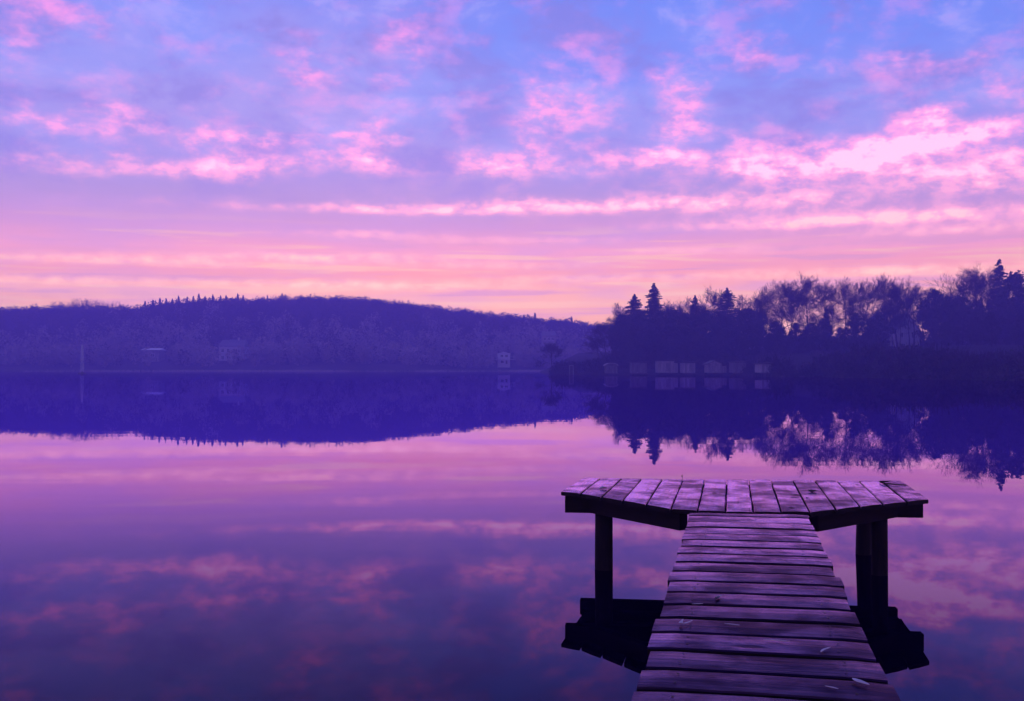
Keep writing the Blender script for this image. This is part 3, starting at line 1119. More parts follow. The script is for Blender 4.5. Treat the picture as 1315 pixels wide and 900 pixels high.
KIND = {
    'bareA': bare_tree_mesh(11, 16, .34, .44, 11, dens=1.3, tw=.021, min_len=.42),
    'bareB': bare_tree_mesh(23, 16, .42, .40, 10, dens=1.3, tw=.021, min_len=.42),
    'bareC': bare_tree_mesh(37, 16, .30, .50, 13, dens=1.4, tw=.021, min_len=.42),
    'bareD': bare_tree_mesh(41, 16, .25, .36, 11, dens=1.1, tw=.021, min_len=.42),
    'bareE': bare_tree_mesh(59, 16, .36, .48, 12, dens=1.5, tw=.022, min_len=.40),
    'lean': bare_tree_mesh(67, 9, .25, .42, 8, lean=(-.75, 0), min_len=.4),
    'con1': conifer_mesh(3, 17, 4.2, .06, .30, .55),
    'con2': conifer_mesh(8, 17, 5.0, .05, .25, .55),
    'con3': conifer_mesh(12, 17, 2.9, .10, .30, .70),
    'den1': dense_mesh(5, 13, 3.8, 60, 120, .24),
    'den2': dense_mesh(9, 13, 3.2, 54, 120, .24),
    'den3': dense_mesh(15, 13, 4.6, 76, 120, .24),
    'shr1': shrub_mesh(4),
    'shr2': shrub_mesh(6, 3.0, 2.2, 22),
    'shr3': shrub_mesh(19, 3.0, 3.4, 34),
}


def plant(kind, px, ytop, Y, label, cat, name, group=None, wide=1.0, rot=None, zf=point_z, parts=('trunk', 'crown')):
    a_, b_, h0 = KIND[kind]
    x = X_at(px, Y)
    z0 = float(zf(x, Y))
    ztop = CAMZ + (HOR - ytop) / F * Y
    s = (ztop - z0) / h0
    o = empty(name, (x, Y, z0), label, cat, group)
    o.scale = (s * wide, s * wide, s)
    o.rotation_euler = (0, 0, random.uniform(0, 6.28) if rot is None else rot)
    link_mesh(parts[0], a_, o)
    link_mesh(parts[1], b_, o)
    return o


G1 = 'bare trees of the wood behind the boathouses'
L1 = 'bare broadleaf tree in the wood behind the row of boathouses'
G2 = 'bare trees around the white gabled house'
L2 = 'bare broadleaf tree with fine twigs near the white gabled house'
# spruces
plant('con2', 815, 376, 238, 'dark broad spruce, the shorter of the pair behind the arched boathouse', 'spruce', 'spruce_tree', 'spruces of the shore wood', 1.15)
plant('con1', 840, 361, 240, 'tallest dark spruce standing clear above the trees behind the boathouses', 'spruce', 'spruce_tree', 'spruces of the shore wood', 1.05)
plant('con2', 934, 368, 240, 'dark cone-shaped spruce between bare crowns behind the gable-roofed boathouse', 'spruce', 'spruce_tree', 'spruces of the shore wood', 1.2)
plant('con1', 893, 377, 236, 'slim dark spruce half lost among bare twiggy crowns', 'spruce', 'spruce_tree', 'spruces of the shore wood', .9)
plant('con1', 1062, 392, 232, 'small pointed spruce standing under tall bare crowns', 'spruce', 'spruce_tree', 'spruces of the shore wood', 1.0)
plant('con3', 1284, 331, 225, 'thin open spruce spire rising beside the big round bare tree', 'spruce', 'spruce_tree', 'spruces of the shore wood', 1.2)
# bare trees
for (k, px, yt, Y, wd_) in [
    ('bareD', 796, 386, 250, .8), ('bareB', 780, 407, 232, 1.0), ('bareA', 860, 382, 246, .9), ('bareD', 880, 379, 240, .9),
    ('bareB', 912, 363, 246, .85), ('bareD', 955, 376, 250, .9), ('bareA', 973, 372, 244, .9), ('bareC', 1003, 356, 238, .95),
    ('bareD', 985, 364, 240, .8), ('bareA', 1038, 346, 236, .95), ('bareB', 1064, 356, 238, 1.0), ('bareA', 1085, 352, 232, .95),
    ('bareE', 868, 392, 230, .8), ('bareE', 905, 385, 232, .8), ('bareE', 1015, 362, 246, .9)]:
    plant(k, px, yt, Y, L1, 'tree', 'bare_tree', G1, wd_)
for (k, px, yt, Y, wd_) in [
    ('bareE', 1108, 354, 232, .9), ('bareE', 1132, 350, 232, .9), ('bareB', 1152, 352, 240, .95), ('bareA', 1174, 357, 236, .9),
    ('bareD', 1200, 366, 240, .9), ('bareC', 1225, 368, 234, .85), ('bareD', 1300, 352, 228, .9)]:
    plant(k, px, yt, Y, L2, 'tree', 'bare_tree', G2, wd_)
plant('bareC', 1256, 336, 226, 'big bare tree with wide round crown standing above the dark right wood', 'tree', 'bare_tree', None, 1.1)
plant('bareE', 1262, 345, 231, 'bare tree with thick twigs directly behind the big round crown', 'tree', 'bare_tree', None, 1.0)
plant('lean', 788, 424, 224, 'bare tree leaning out over the water at the tip of the point', 'tree', 'bare_tree', None, 1.3, rot=0)
plant('bareB', 770, 430, 228, 'low bare tree behind the leaning tree at the tip of the point', 'tree', 'bare_tree', None, 1.1)
plant('bareC', 709, 437, 226, 'small pale twiggy tree standing alone at the end of the point', 'tree', 'bare_tree', None, 1.1, zf=lambda x, y: .2)
rq = random.Random(88)
for px in list(range(806, 985, 14)) + list(range(985, 1110, 28)):
    plant(rq.choice(['bareC', 'bareE', 'bareA']), px + rq.uniform(-4, 4), rq.uniform(386, 404), rq.uniform(240, 262), L1, 'tree', 'bare_tree', G1, rq.uniform(.9, 1.1))
for px in list(range(1112, 1150, 12)) + list(range(1186, 1330, 15)):
    plant(rq.choice(['bareC', 'bareE', 'bareA']), px + rq.uniform(-4, 4), rq.uniform(380, 396), rq.uniform(238, 262), L2, 'tree', 'bare_tree', G2, rq.uniform(.9, 1.1))
for (px, yt, Y) in [(1146, 385, 236), (1168, 372, 238), (1156, 398, 230)]:
    plant('bareA', px, yt, Y, 'bare tree standing in front of the white gabled house', 'tree', 'bare_tree', 'bare trees in front of the gabled house', .9)
# dense evergreen and ivy-clad trees filling the wood
rn = random.Random(21)
spots = []
for px in range(800, 1100, 22):
    spots.append((px + rn.uniform(-6, 6), rn.uniform(398, 416) + (10 if px > 975 else 0), rn.uniform(222, 232)))
for px in range(808, 1140, 20):
    spots.append((px + rn.uniform(-6, 6), rn.uniform(418, 436), rn.uniform(214, 221)))
for px in range(798, 1110, 20):
    spots.append((px + rn.uniform(-6, 6), rn.uniform(394, 412) + (14 if px > 975 else 0), rn.uniform(236, 262)))
for px in range(1214, 1345, 20):
    spots.append((px + rn.uniform(-6, 6), rn.uniform(380, 400), rn.uniform(230, 262)))
for px in (1150, 1166, 1180):
    spots.append((px, rn.uniform(446, 452), rn.uniform(215, 225)))
for px in [1098, 1118, 1130]:
    spots.append((px, rn.uniform(400, 412), 226))
for px in range(1214, 1345, 24):
    spots.append((px + rn.uniform(-6, 6), rn.uniform(376, 394), rn.uniform(205, 225)))
for px in range(1212, 1345, 22):
    spots.append((px + rn.uniform(-6, 6), rn.uniform(398, 425), rn.uniform(188, 200)))
for px in range(1360, 1700, 45):
    spots.append((px, rn.uniform(350, 385), rn.uniform(185, 215)))
for i, (px, yt, Y) in enumerate(spots):
    if px < 1105 and Y < 222:
        lb, gp = 'low dense evergreen tree in the front row just behind the boathouses', 'front evergreens behind the boathouses'
    elif px < 1140 and Y < 234:
        lb, gp = 'mid-height dense evergreen tree in the middle of the wood behind the boathouses', 'middle evergreens behind the boathouses'
    elif px < 1140:
        lb, gp = 'dense evergreen tree at the back of the wood behind the boathouses', 'back evergreens behind the boathouses'
    elif px < 1190:
        lb, gp = 'low dark evergreen tree at the foot of the white gabled house', 'evergreens at the foot of the gabled house'
    elif px > 1350:
        lb, gp = 'dense evergreen tree farther along the right shore beyond the thin spruce spire', 'evergreens farther along the right shore'
    elif Y < 204:
        lb, gp = 'low dense evergreen tree at the front of the dark wood right of the gabled house', 'front evergreens of the right wood'
    else:
        lb, gp = 'tall dense evergreen tree in the dark wood right of the gabled house', 'tall evergreens of the right wood'
    plant(['den1', 'den2', 'den3'][i % 3], px, yt, Y, lb, 'tree', 'evergreen_tree', gp, rn.uniform(.95, 1.3))
plant('den3', 1201, 371, 224, 'round-headed dark evergreen tree overhanging the white gabled house', 'tree', 'evergreen_tree', None, 1.0)
plant('den2', 1305, 347, 216, 'tall dark evergreen tree beside the thin spruce spire', 'tree', 'evergreen_tree', None, 1.2)
# shrubs along the waterline
G4, L4 = 'shrubs along the waterline of the point', 'dark leafy shrub at the waterline of the wooded point'
for px in list(range(714, 800, 13)) + list(range(800, 1010, 17)):
    Y = float(near_shore_y(X_at(px, 205))) + (rn.uniform(1.5, 7) if px < 775 else rn.uniform(7, 12))
    plant(rn.choice(['shr1', 'shr2', 'shr3']), px + rn.uniform(-3, 3), rn.uniform(452, 464), Y, L4, 'shrub', 'shore_shrub', G4, rn.uniform(.6, .85), parts=('stems', 'foliage'))
G5, L5 = 'shrubs along the bare bank below the house', 'dark leafy shrub on the bank below the white gabled house'
for px in list(range(1034, 1340, 13)):
    x_ = X_at(px, 180)
    Y = float(near_shore_y(x_)) + rn.uniform(4, 16)
    plant(rn.choice(['shr1', 'shr2', 'shr3']), px + rn.uniform(-4, 4), rn.uniform(450, 470), Y, L5, 'shrub', 'bank_shrub', G5, rn.uniform(.65, 1.0), parts=('stems', 'foliage'))
for px in list(range(1010, 1340, 19)):
    Y = 205 + rn.uniform(-6, 12)
    if 1140 < px < 1185:
        continue
    plant(rn.choice(['shr1', 'shr3']), px, rn.uniform(425, 448), Y, 'tall dark shrub in the shade of the wood above the bank', 'shrub', 'wood_shrub', 'tall shrubs inside the wood', rn.uniform(.8, 1.1), parts=('stems', 'foliage'))

for px in list(range(1000, 1345, 12)):
    if 1140 < px < 1185:
        continue
    plant(rn.choice(['shr1', 'shr3', 'shr2']), px, rn.uniform(424, 438), rn.uniform(240, 266), 'tall dark shrub in the shade of the wood above the bank', 'shrub', 'wood_shrub', 'tall shrubs inside the wood', rn.uniform(.8, 1.1), parts=('stems', 'foliage'))

for px in list(range(1075, 1345, 11)):
    x_ = X_at(px, 190)
    Y = float(near_shore_y(x_)) + rn.uniform(20, 38)
    plant(rn.choice(['shr1', 'shr3', 'shr2']), px, rn.uniform(440, 455), Y, 'low dark shrub between the bank and the tall shrubs of the wood', 'shrub', 'slope_shrub', 'low shrubs on the slope under the wood', rn.uniform(.7, 1.0), parts=('stems', 'foliage'))

# ------------------------------------------------------------------ boathouses
def boathouse(px0, px1, ytop, ybase, Y, roof, wallm, label, side=0):
    x0, x1 = X_at(px0, Y), X_at(px1, Y)
    wdt = x1 - x0
    zt = CAMZ + (HOR - ytop) / F * Y
    zb = CAMZ + (HOR - ybase) / F * Y
    o = empty('boathouse', ((x0 + x1) / 2, Y, 0), label, 'boathouse', 'boathouses on the shore of the point')
    D = 4.2
    eave = zb + (zt - zb) * (0.74 if roof != 'flat' else 0.9)
    hw = wdt / 2
    # boarded front: separate boards with a doorway
    MB().box(-hw + .03, hw - .03, .06, D, zb, eave - .01).build('wall', wallm, o)
    nb = max(7, int(wdt / 0.28))
    bme = None
    for i in range(nb):
        a, b = -hw + wdt * i / nb + .012, -hw + wdt * (i + 1) / nb - .012
        MB().box(a, b, -.0, .055 + .01 * (i % 2), zb, eave).build('board', wallm, o)
    if roof == 'gable':
        MB().prism([(-hw, eave), (hw, eave), (0, zt - .05)], .02, D).build('gable', wallm, o)
        r = MB()
        e, t_ = .28, .09
        r.prism([(-hw - e, eave - .12), (0, zt), (0, zt + t_), (-hw - e, eave - .12 + t_)], -.35, D + .3)
        r.prism([(hw + e, eave - .12), (hw + e, eave - .12 + t_), (0, zt + t_), (0, zt)], -.35, D + .3)
        r.build('roof', M['roof_dark'], o)
    elif roof == 'arch':
        poly = [(hw * 1.08 * math.cos(a), eave + (zt - eave) * math.sin(a)) for a in np.linspace(0, math.pi, 13)]
        MB().prism(poly, .05, D).build('gable', wallm, o)
        r = MB()
        for i in range(12):
            a0, a1 = math.pi * i / 12, math.pi * (i + 1) / 12
            k0, k1 = 1.08, 1.16
            h0, h1 = zt - eave, zt - eave + .1
            r.prism([(hw * k0 * math.cos(a0), eave + h0 * math.sin(a0)), (hw * k0 * math.cos(a1), eave + h0 * math.sin(a1)),
                     (hw * k1 * math.cos(a1), eave + h1 * math.sin(a1)), (hw * k1 * math.cos(a0), eave + h1 * math.sin(a0))], -.15, D + .1)
        r.build('roof', M['board_pale'], o)
    else:
        sl = .16
        MB().prism([(-hw - .2, eave + .02), (hw + .2, eave + .02 + sl), (hw + .2, eave + .14 + sl), (-hw - .2, eave + .14)], -.3, D + .25).build('roof', M['roof_dark'], o)
    if side:
        a, b = (hw + .02, hw + side) if side > 0 else (-hw + side, -hw - .02)
        MB().box(a, b, .4, D - .4, zb, eave - .35).build('annex', wallm, o)
        MB().box(a - .1, b + .1, .2, D - .2, eave - .35, eave - .25).build('annex_roof', M['roof_dark'], o)
    # double door and the dark boat opening below
    dw = wdt * .23
    for s in (-1, 1):
        d = MB().box(min(s * .02, s * dw), max(s * .02, s * dw), -.05, -.004, zb + .25, eave - .3).build('door', wallm, o)
        MB().box(s * .08 - .03, s * .08 + .03, -.09, -.052, zb + .95, zb + 1.1).build('handle', M['metal'], d)
    MB().box(-hw - .15, hw + .15, -.9, .0 - .06, zb - .16, zb - .04).build('landing', M['door_dark'], o)
    for s in (-1, 1):
        MB().box(s * (hw - .15) - .09, s * (hw - .15) + .09, -.75, -.57, -1.2, zb - .165).build('pile', M['post'], o)
        MB().box(s * (hw - .15) - .09, s * (hw - .15) + .09, .6, .78, -1.2, zb - .002).build('pile', M['post'], o)
        MB().box(s * (hw - .15) - .09, s * (hw - .15) + .09, D - .6, D - .42, -1.2, zb - .002).build('pile', M['post'], o)
    return o


BH = [
    (778, 793, 466.5, 479.3, 207, 'arch', M['board_grey'], 'grey boathouse with rounded roof under the leaning tree', 0),
    (811.5, 831, 464.5, 479.2, 206, 'flat', M['board_grey'], 'dull grey flat-roofed boathouse beside the wide pale one', 0),
    (845, 866, 462.0, 478.6, 206, 'flat', M['board_pale'], 'widest pale boathouse with a lower annex on its right side', .7),
    (877.5, 893, 464.6, 478.8, 206, 'flat', M['board_pale'], 'pale boathouse with overhanging flat roof between the annexed and gabled ones', 0),
    (909.5, 927, 463.2, 478.6, 205, 'gable', M['board_pale'], 'pale boathouse with a dark gabled roof', .9),
    (942, 958.5, 463.8, 478.6, 205, 'flat', M['board_grey'], 'grey boathouse between the gabled one and the bright small one', 0),
    (976.5, 992.5, 466.4, 478.4, 204, 'flat', M['board_pale'], 'small bright boathouse standing alone at the end of the row', 0),
]
for b in BH:
    b = list(b)
    b[4] = float(near_shore_y(X_at((b[0] + b[1]) / 2, 198))) - 2.0
    boathouse(*b)

# small white frame at the tip of the point
Y = float(near_shore_y(X_at(733.8, 205))) - 1.5
o = empty('landing_frame', (X_at(733.8, Y), Y, 0), 'small white wooden frame at the waterline on the tip of the point', 'frame')
for s in (-1, 1):
    MB().box(s * .36 - .07, s * .36 + .07, -.07, .07, -1.0, 1.75).build('upright', M['board_pale'], o)
MB().box(-.43, .43, -.08, .08, 1.76, 1.92).build('lintel', M['board_pale'], o)
MB().box(-.285, .285, -.03, .03, .1, 1.7).build('panel', M['door_dark'], o)

# upturned pale boat and low wall on the bank
def upturned_boat(px, py, Y, rot, label):
    x = X_at(px, Y)
    z = float(point_z(x, Y))
    V, Fc = [], []
    n, k = 10, 7
    for i in range(n + 1):
        t = i / n * 2 - 1
        hw = .75 * (1 - abs(t) ** 2.4) + .02
        for j in range(k):
            a = math.pi * j / (k - 1)
            V.append((t * 2.3, hw * math.cos(a), .55 * math.sin(a) ** .8 * (1 - .35 * abs(t) ** 3)))
    for i in range(n):
        for j in range(k - 1):
            a = i * k + j
            Fc.append((a, a + 1, a + k + 1, a + k))
    o = empty('rowing_boat', (x, Y, z + .05), label, 'boat', 'upturned boats on the bank')
    o.rotation_euler = (0, 0, R(rot))
    h_ = mesh_obj('hull', V, Fc, M['board_pale'], o, True)
    sd = h_.modifiers.new('thick', 'SOLIDIFY'); sd.thickness = .03
    MB().box(-2.1, 2.1, -.03, .03, .555, .62).build('keel', M['door_dark'], o)
    return o


upturned_boat(1019, 466, float(near_shore_y(X_at(1019, 190))) + 5, 25, 'pale rowing boat lying upturned beside the small bright boathouse')
upturned_boat(1290, 466, float(near_shore_y(X_at(1290, 160))) + 5, -12, 'pale rowing boat lying upturned on the bank below the dark trees')

# ------------------------------------------------------------------ houses
def house(name, px0, px1, yeave, yapex, ybase, Y, label, zf, roofm, gable_front=True, windows=(), depth=8.0, roof_over=.35, balcony=None, base_drop=3.0, chimney=True, wallm=None):
    wallm = wallm or M['plaster_old']
    x0, x1 = X_at(px0, Y), X_at(px1, Y)
    cx = (x0 + x1) / 2
    zz = lambda py: CAMZ + (HOR - py) / F * Y
    ze, za, zb = zz(yeave), zz(yapex), zz(ybase)
    hw = (x1 - x0) / 2
    o = empty(name, (cx, Y, zb), label, 'house')
    MB().box(-hw, hw, 0, depth, -base_drop, ze - zb).build('wall', wallm, o)
    if gable_front:
        MB().prism([(-hw + .003, ze - zb), (hw - .003, ze - zb), (0, za - zb)], .003, depth - .003).build('gable', wallm, o)
        r = MB()
        e, t_ = roof_over, .16
        sl = (za - ze) / hw
        r.prism([(-hw - e, ze - zb - sl * e), (0, za - zb), (0, za - zb + t_ * 1.6), (-hw - e, ze - zb - sl * e + t_)], -.4, depth + .4)
        r.prism([(hw + e, ze - zb - sl * e), (hw + e, ze - zb - sl * e + t_), (0, za - zb + t_ * 1.6), (0, za - zb)], -.4, depth + .4)
        rf = r.build('roof', roofm, o)
    else:
        r = MB()
        b = len(r.v)
        e = roof_over
        r.v += [(-hw - e, -e, ze - zb), (hw + e, -e, ze - zb), (hw + e, depth + e, ze - zb), (-hw - e, depth + e, ze - zb),
                (-hw * .96, depth / 2, za - zb), (hw * .96, depth / 2, za - zb)]
        r.f += [(0, 1, 5, 4), (2, 3, 4, 5), (0, 4, 3), (1, 2, 5), (0, 3, 2, 1)]
        rf = r.build('roof', roofm, o)
    if chimney:
        MB().box(hw * .3, hw * .3 + .6, depth * .45, depth * .45 + .6, (za + ze) / 2 - zb, za - zb + .9).build('chimney', wallm, rf)
    for (u, v, ww, hh) in windows:       # photo pixels: centre, size
        wx, wz = X_at(u, Y) - cx, zz(v) - zb
        a, b = ww / F * Y / 2, hh / F * Y / 2
        wn = MB().box(wx - a, wx + a, -.03, -.004, wz - b, wz + b).build('window', M['glass'], o)
        fr = MB()
        fr.box(wx - a - .1, wx - a - .002, -.06, -.006, wz - b - .1, wz + b + .1)
        fr.box(wx + a + .002, wx + a + .1, -.06, -.006, wz - b - .1, wz + b + .1)
        fr.box(wx - a, wx + a, -.06, -.006, wz + b + .002, wz + b + .1)
        fr.box(wx - .04, wx + .04, -.06, -.032, wz - b + .002, wz + b - .002)
        fr.build('frame', M['trim'], wn)
        MB().box(wx - a - .12, wx + a + .12, -.14, -.005, wz - b - .18, wz - b - .102).build('sill', M['trim'], wn)
    if balcony:
        (u0, u1, v) = balcony
        bx0, bx1, bzz = X_at(u0, Y) - cx, X_at(u1, Y) - cx, zz(v) - zb
        bo = MB().box(bx0, bx1, -1.3, -.002, bzz - .15, bzz).build('balcony', M['trim'], o)
        rl = MB()
        k = 9
        for i in range(k + 1):
            xx = bx0 + (bx1 - bx0) * i / k
            rl.box(xx - .03, xx + .03, -1.3, -1.24, bzz + .002, bzz + .95)
        rl.box(bx0 - .04, bx1 + .04, -1.31, -1.23, bzz + .952, bzz + 1.03)
        rl.build('railing', M['trim'], bo)
    return o


house('gabled_house', 1150, 1181, 424, 403, 452, 252, 'white gabled house standing behind bare trunks in the right wood', point_z, M['roof_slate'],
      True, [(1158, 430, 3.2, 6), (1173, 430, 4.0, 7), (1166, 416, 3, 4.5), (1160, 444, 4, 6), (1173, 444, 3.2, 6)], 8, wallm=M['plaster'])
house('side_house', 1126, 1147, 428, 404, 452, 256, 'grey slate-roofed house wing left of the white gabled house', point_z, M['roof_slate'], False,
      [(1132, 438, 3, 5), (1141, 438, 3, 5)], 8, chimney=False)
house('lake_house', 639, 655, 454.5, 452.5, 471, 392, 'small white flat-topped house with balcony on the far shore below the hill', hill_z, M['trim'], True,
      [(644.5, 457.2, 3.2, 2.8), (650.5, 457.2, 3.2, 2.8), (645, 464.5, 3, 3), (650.5, 465, 2.2, 4)], 7, .25, (637, 662, 461.5), chimney=False, wallm=M['trim'])
house('villa', 281, 313, 445, 436, 470, 402, 'large pale villa half hidden by trees on the far shore', hill_z, M['roof_slate'], False,
      [(286, 450, 3, 4), (293, 450, 3, 4), (300, 450, 3, 4), (307, 450, 3, 4), (286, 459, 3, 4), (293, 459, 3, 4), (300, 459, 3, 4), (307, 459, 3, 4)], 9, wallm=M['plaster'])
house('long_house', 182, 204, 449.5, 446.6, 469, 404, 'low house with a long pale roof edge on the far shore', hill_z, M['trim'], False,
      [(188, 456, 4, 3), (196, 456, 4, 3), (201, 462, 2.4, 5)], 7, .5, chimney=False)
house('cottage', -4, 9, 451, 446, 470, 400, 'small pale cottage on the far shore near the fountain', hill_z, M['roof_dark'], True,
      [(1, 455, 2.5, 3), (5.5, 455, 2.5, 3)], 7)
house('hillside_house', 696, 714, 431, 425, 452, 418, 'pale house on the slope above the lone twiggy tree', hill_z, M['roof_slate'], False,
      [(700, 435, 2.5, 3.5), (705, 435, 2.5, 3.5), (710, 435, 2.5, 3.5)], 8, base_drop=8.0)

# ------------------------------------------------------------------ fountain out on the lake
FY = 250.0
fo = empty('fountain', (X_at(105.5, FY), FY, 0), 'tall thin fountain jet spraying up from the lake', 'fountain')
fl = MB()
n = 12
for (r, z0, z1) in ((.9, -.15, .14), (.25, .141, .5)):
    b = len(fl.v)
    fl.v += [(r * math.cos(i / n * 6.2832), r * math.sin(i / n * 6.2832), z) for z in (z0, z1) for i in range(n)]
    fl.f += [(b + i, b + (i + 1) % n, b + n + (i + 1) % n, b + n + i) for i in range(n)]
    fl.f.append(tuple(b + n + i for i in range(n)))
fl.build('float', M['metal'], fo)
rs = np.random.RandomState(2)
HJ = CAMZ + (HOR - 443) / F * FY
nd = 2600
t = rs.uniform(0, 1, nd)
z = .5 + (HJ - .5) * (1 - t ** 1.8)
rad = .06 + .42 * rs.uniform(0, 1, nd) ** .5 * (1.0 - .75 * (z / HJ) ** 2)
a = rs.uniform(0, 6.283, nd)
c = np.stack([rad * np.cos(a), rad * np.sin(a), z], 1)
s = rs.uniform(.012, .030, nd)[:, None]
tet = np.array([[1, 1, 1], [1, -1, -1], [-1, 1, -1], [-1, -1, 1]])
V = (c[:, None, :] + tet[None] * s[:, None, :]).reshape(-1, 3)
Tt = (np.arange(nd)[:, None, None] * 4 + np.array([[0, 1, 2], [0, 3, 1], [0, 2, 3], [1, 3, 2]])[None]).reshape(-1, 3)
sp = link_mesh('spray', tri_mesh('spray', V, Tt, M['spray']), fo)
sp['kind'] = 'stuff'

# ------------------------------------------------------------------ forest on the far hill
rs = np.random.RandomState(77)
HOUSES = [(281, 313, 402, 461), (182, 204, 404, 450), (639, 655, 392, 468), (-4, 9, 400, 459), (696, 714, 418, 441)]
Vs, Ts, N = [], [], 0
Vp, Tp, Np = [], [], 0
def crown_at(x, y, z, h, con, pale=False):
    global N, Np
    if con:
        m = 60
        t = rs.uniform(0, 1, m) ** .8
        r_ = h * .17 * (1 - t) + .15
        aa = rs.uniform(0, 6.283, m)
        p = np.stack([x + r_ * np.cos(aa), y + r_ * np.sin(aa), z + h * (.12 + .88 * t)], 1)
        s_ = .55 * (1 - t * .6)[:, None]
    else:
        m = 120
        u = rs.normal(size=(m, 3)); u /= np.linalg.norm(u, axis=1)[:, None]
        rr_ = rs.uniform(.3, 1, (m, 1)) ** .5
        p = np.array([x, y, z + h * .54]) + u * rr_ * np.array([h * .32, h * .32, h * .46])
        s_ = .42 * np.ones((m, 1)) * rs.uniform(.5, 1.4, (m, 1))
    d1 = rs.normal(size=(m, 3)); d1 /= np.linalg.norm(d1, axis=1)[:, None]
    d2 = rs.normal(size=(m, 3)); d2 /= np.linalg.norm(d2, axis=1)[:, None]
    tri = np.stack([p + d1 * s_ * 1.3, p - d1 * s_ + d2 * s_, p - d2 * s_ * 1.1], 1).reshape(-1, 3)
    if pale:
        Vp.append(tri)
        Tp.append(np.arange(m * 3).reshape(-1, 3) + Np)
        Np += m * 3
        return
    Vs.append(tri)
    Ts.append(np.arange(m * 3).reshape(-1, 3) + N)
    N += m * 3
for i in range(5200):
    # denser at the ridge and at the shore
    u = rs.uniform()
    tt = 1 - .20 * rs.uniform() if u < .46 else (rs.uniform(.02, .16) if u < .58 else rs.uniform(.05, 1.0))
    y = Y_SHORE + 6 + (Y_RIDGE + 8 - Y_SHORE) * tt
    x = rs.uniform(-.62, .62) * y
    px = x / y * F + PW / 2
    if px > 1150:
        continue
    z = float(hill_z(x, y)) - .3
    h = TREE_H * rs.uniform(.72, 1.03)
    if tt < .2:
        h *= .75
    bad = False
    for (h0, h1, hy, vis) in HOUSES:
        if h0 - 8 < px < h1 + 8 and y < hy + 11:
            topy = HOR - (z + h - CAMZ) / y * F
            if hy - 3 < y or topy < vis:
                bad = hy - 3 < y or rs.uniform() < (.80 if h1 - h0 > 17 else .92)
    if bad:
        continue
    con = rs.uniform() < .12 and tt < .8
    crown_at(x, y, z, h, con, not con and rs.uniform() < np.clip(1.25 - tt * 1.75, 0, .9))  # paler crowns lower down: mist put into the tree colour
    if tt > .78:
        crown_at(x + rs.uniform(-2, 2), y, z - .5, h * .5, False)
        crown_at(x + rs.uniform(-4, 4), y + 2, z - .5, h * .4, False)
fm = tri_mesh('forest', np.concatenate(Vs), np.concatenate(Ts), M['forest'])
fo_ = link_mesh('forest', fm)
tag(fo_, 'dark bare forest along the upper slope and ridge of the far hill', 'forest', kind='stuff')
bo_ = link_mesh('mist_tree_belt', tri_mesh('mist_tree_belt', np.concatenate(Vp), np.concatenate(Tp), M['mist_trees']))
tag(bo_, 'bare trees on the lower slope of the far hill, coloured paler to stand in for mist', 'forest', kind='stuff')

# pale stalks added to draw the mist line along the foot of the hill
nr_ = 9000
rx_ = rs.uniform(X_at(30, 371), X_at(705, 371), nr_)
keep = rs.uniform(0, 1, nr_) < np.clip(.55 + .6 * np.sin(rx_ * .05) + .4 * np.sin(rx_ * .17), .12, 1)
rx_ = rx_[keep]; nr_ = len(rx_)
ry_ = far_shore(rx_) - 3.5 + rs.uniform(-1.5, 2.0, nr_)
hh_ = rs.uniform(.35, .85, nr_)
lx = rs.uniform(-.10, .10, nr_)
b0_ = np.stack([rx_ - .05, ry_, -.2 * np.ones(nr_)], 1); b1__ = np.stack([rx_ + .05, ry_, -.2 * np.ones(nr_)], 1)
tp_ = np.stack([rx_ + lx, ry_ + rs.uniform(-.1, .1, nr_), hh_], 1)
rd = link_mesh('mist_line_reeds', tri_mesh('mist_line_reeds', np.stack([b0_, b1__, tp_], 1).reshape(-1, 3), np.arange(nr_ * 3).reshape(-1, 3), M['mist_reed']))
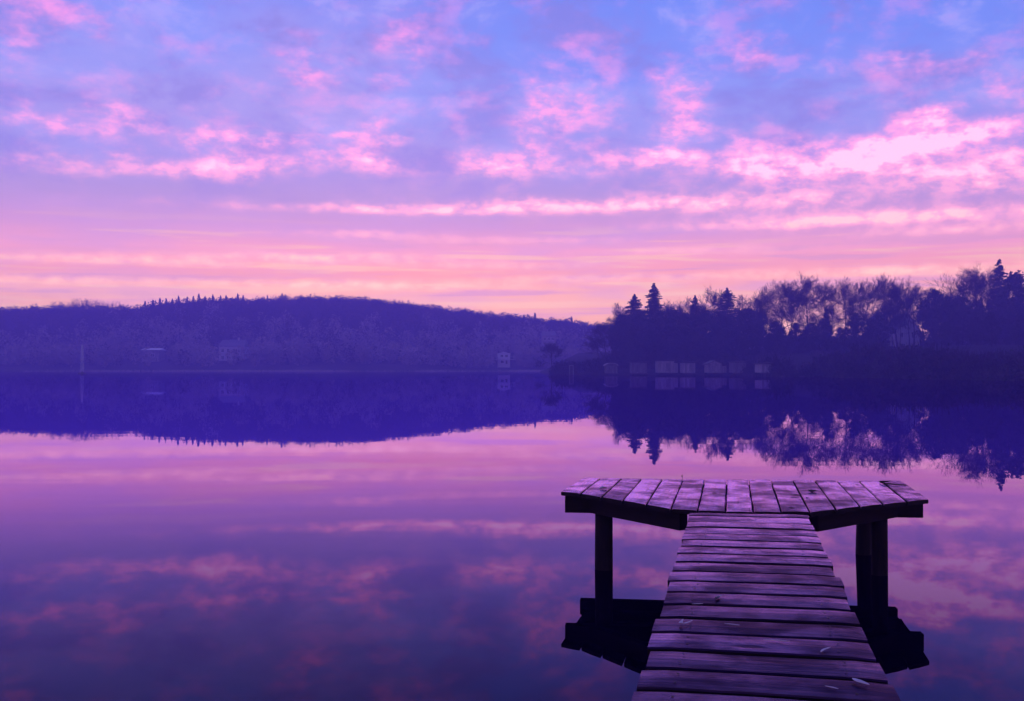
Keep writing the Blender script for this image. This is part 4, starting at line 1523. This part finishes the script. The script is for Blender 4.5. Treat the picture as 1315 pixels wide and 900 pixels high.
tag(rd, 'thin belt of pale stalks added as the mist line along the foot of the far hill', 'mist_line_reeds', kind='stuff')

# spruces that stand out one by one on the ridge
KIND['rdg'] = conifer_mesh(31, 12, 1.9, .05, .25, .6)
for (px, yt) in [(186, 386), (196, 384.5), (205, 382), (213, 382.5), (221, 383), (229, 379), (240, 380.5), (248, 379.5), (255, 376.5), (263, 379.5),
                 (273, 377.5), (283, 379), (290, 378.5), (305, 376.5), (312, 378.5), (343, 378.5), (362, 375.8), (687, 401), (734, 406)]:
    plant('rdg', px, yt, Y_RIDGE - 4, 'small spruce breaking the skyline of the far hill', 'spruce', 'ridge_spruce', 'spruces on the hill skyline', 1.15, zf=lambda x, y: float(hill_z(x, y)) - .3)
KIND['rbr'] = bare_tree_mesh(91, 13, .28, .5, 9, dens=1.2, tw=.05, min_len=.9)
for (px, yt, wd_) in [(88, 385), (103, 383), (112, 382), (120, 383.5), (129, 384), (143, 385.5), (62, 386), (77, 386)] and [(88, 385.5, 1), (103, 383.5, 1.1), (112, 382, 1.1), (122, 383.5, 1), (133, 384, 1), (143, 386, 1), (75, 386.5, 1)]:
    plant('rbr', px, yt, Y_RIDGE - 6, 'bare round tree standing up from the left part of the hill skyline', 'tree', 'ridge_tree', 'bare trees on the hill skyline', wd_, zf=lambda x, y: float(hill_z(x, y)) - .3)

# ------------------------------------------------------------------ haze: one even body of air round everything
hm = bpy.data.materials.new('haze_air')
hm.use_nodes = True
ht = hm.node_tree
ht.nodes.clear()
pv = ht.nodes.new('ShaderNodeVolumePrincipled')
pv.inputs['Color'].default_value = (0.31, 0.25, 1.0, 1)
pv.inputs['Density'].default_value = HAZE
pv.inputs['Anisotropy'].default_value = 0.6
ho = ht.nodes.new('ShaderNodeOutputMaterial')
ht.links.new(pv.outputs[0], ho.inputs['Volume'])
hz = MB().box(-EXT - 10, EXT + 10, -75, HAZE_FAR, -2.6, HAZE_TOP).build('haze', hm)
tag(hz, 'pale violet dawn haze lying over the lake', 'haze', kind='stuff')
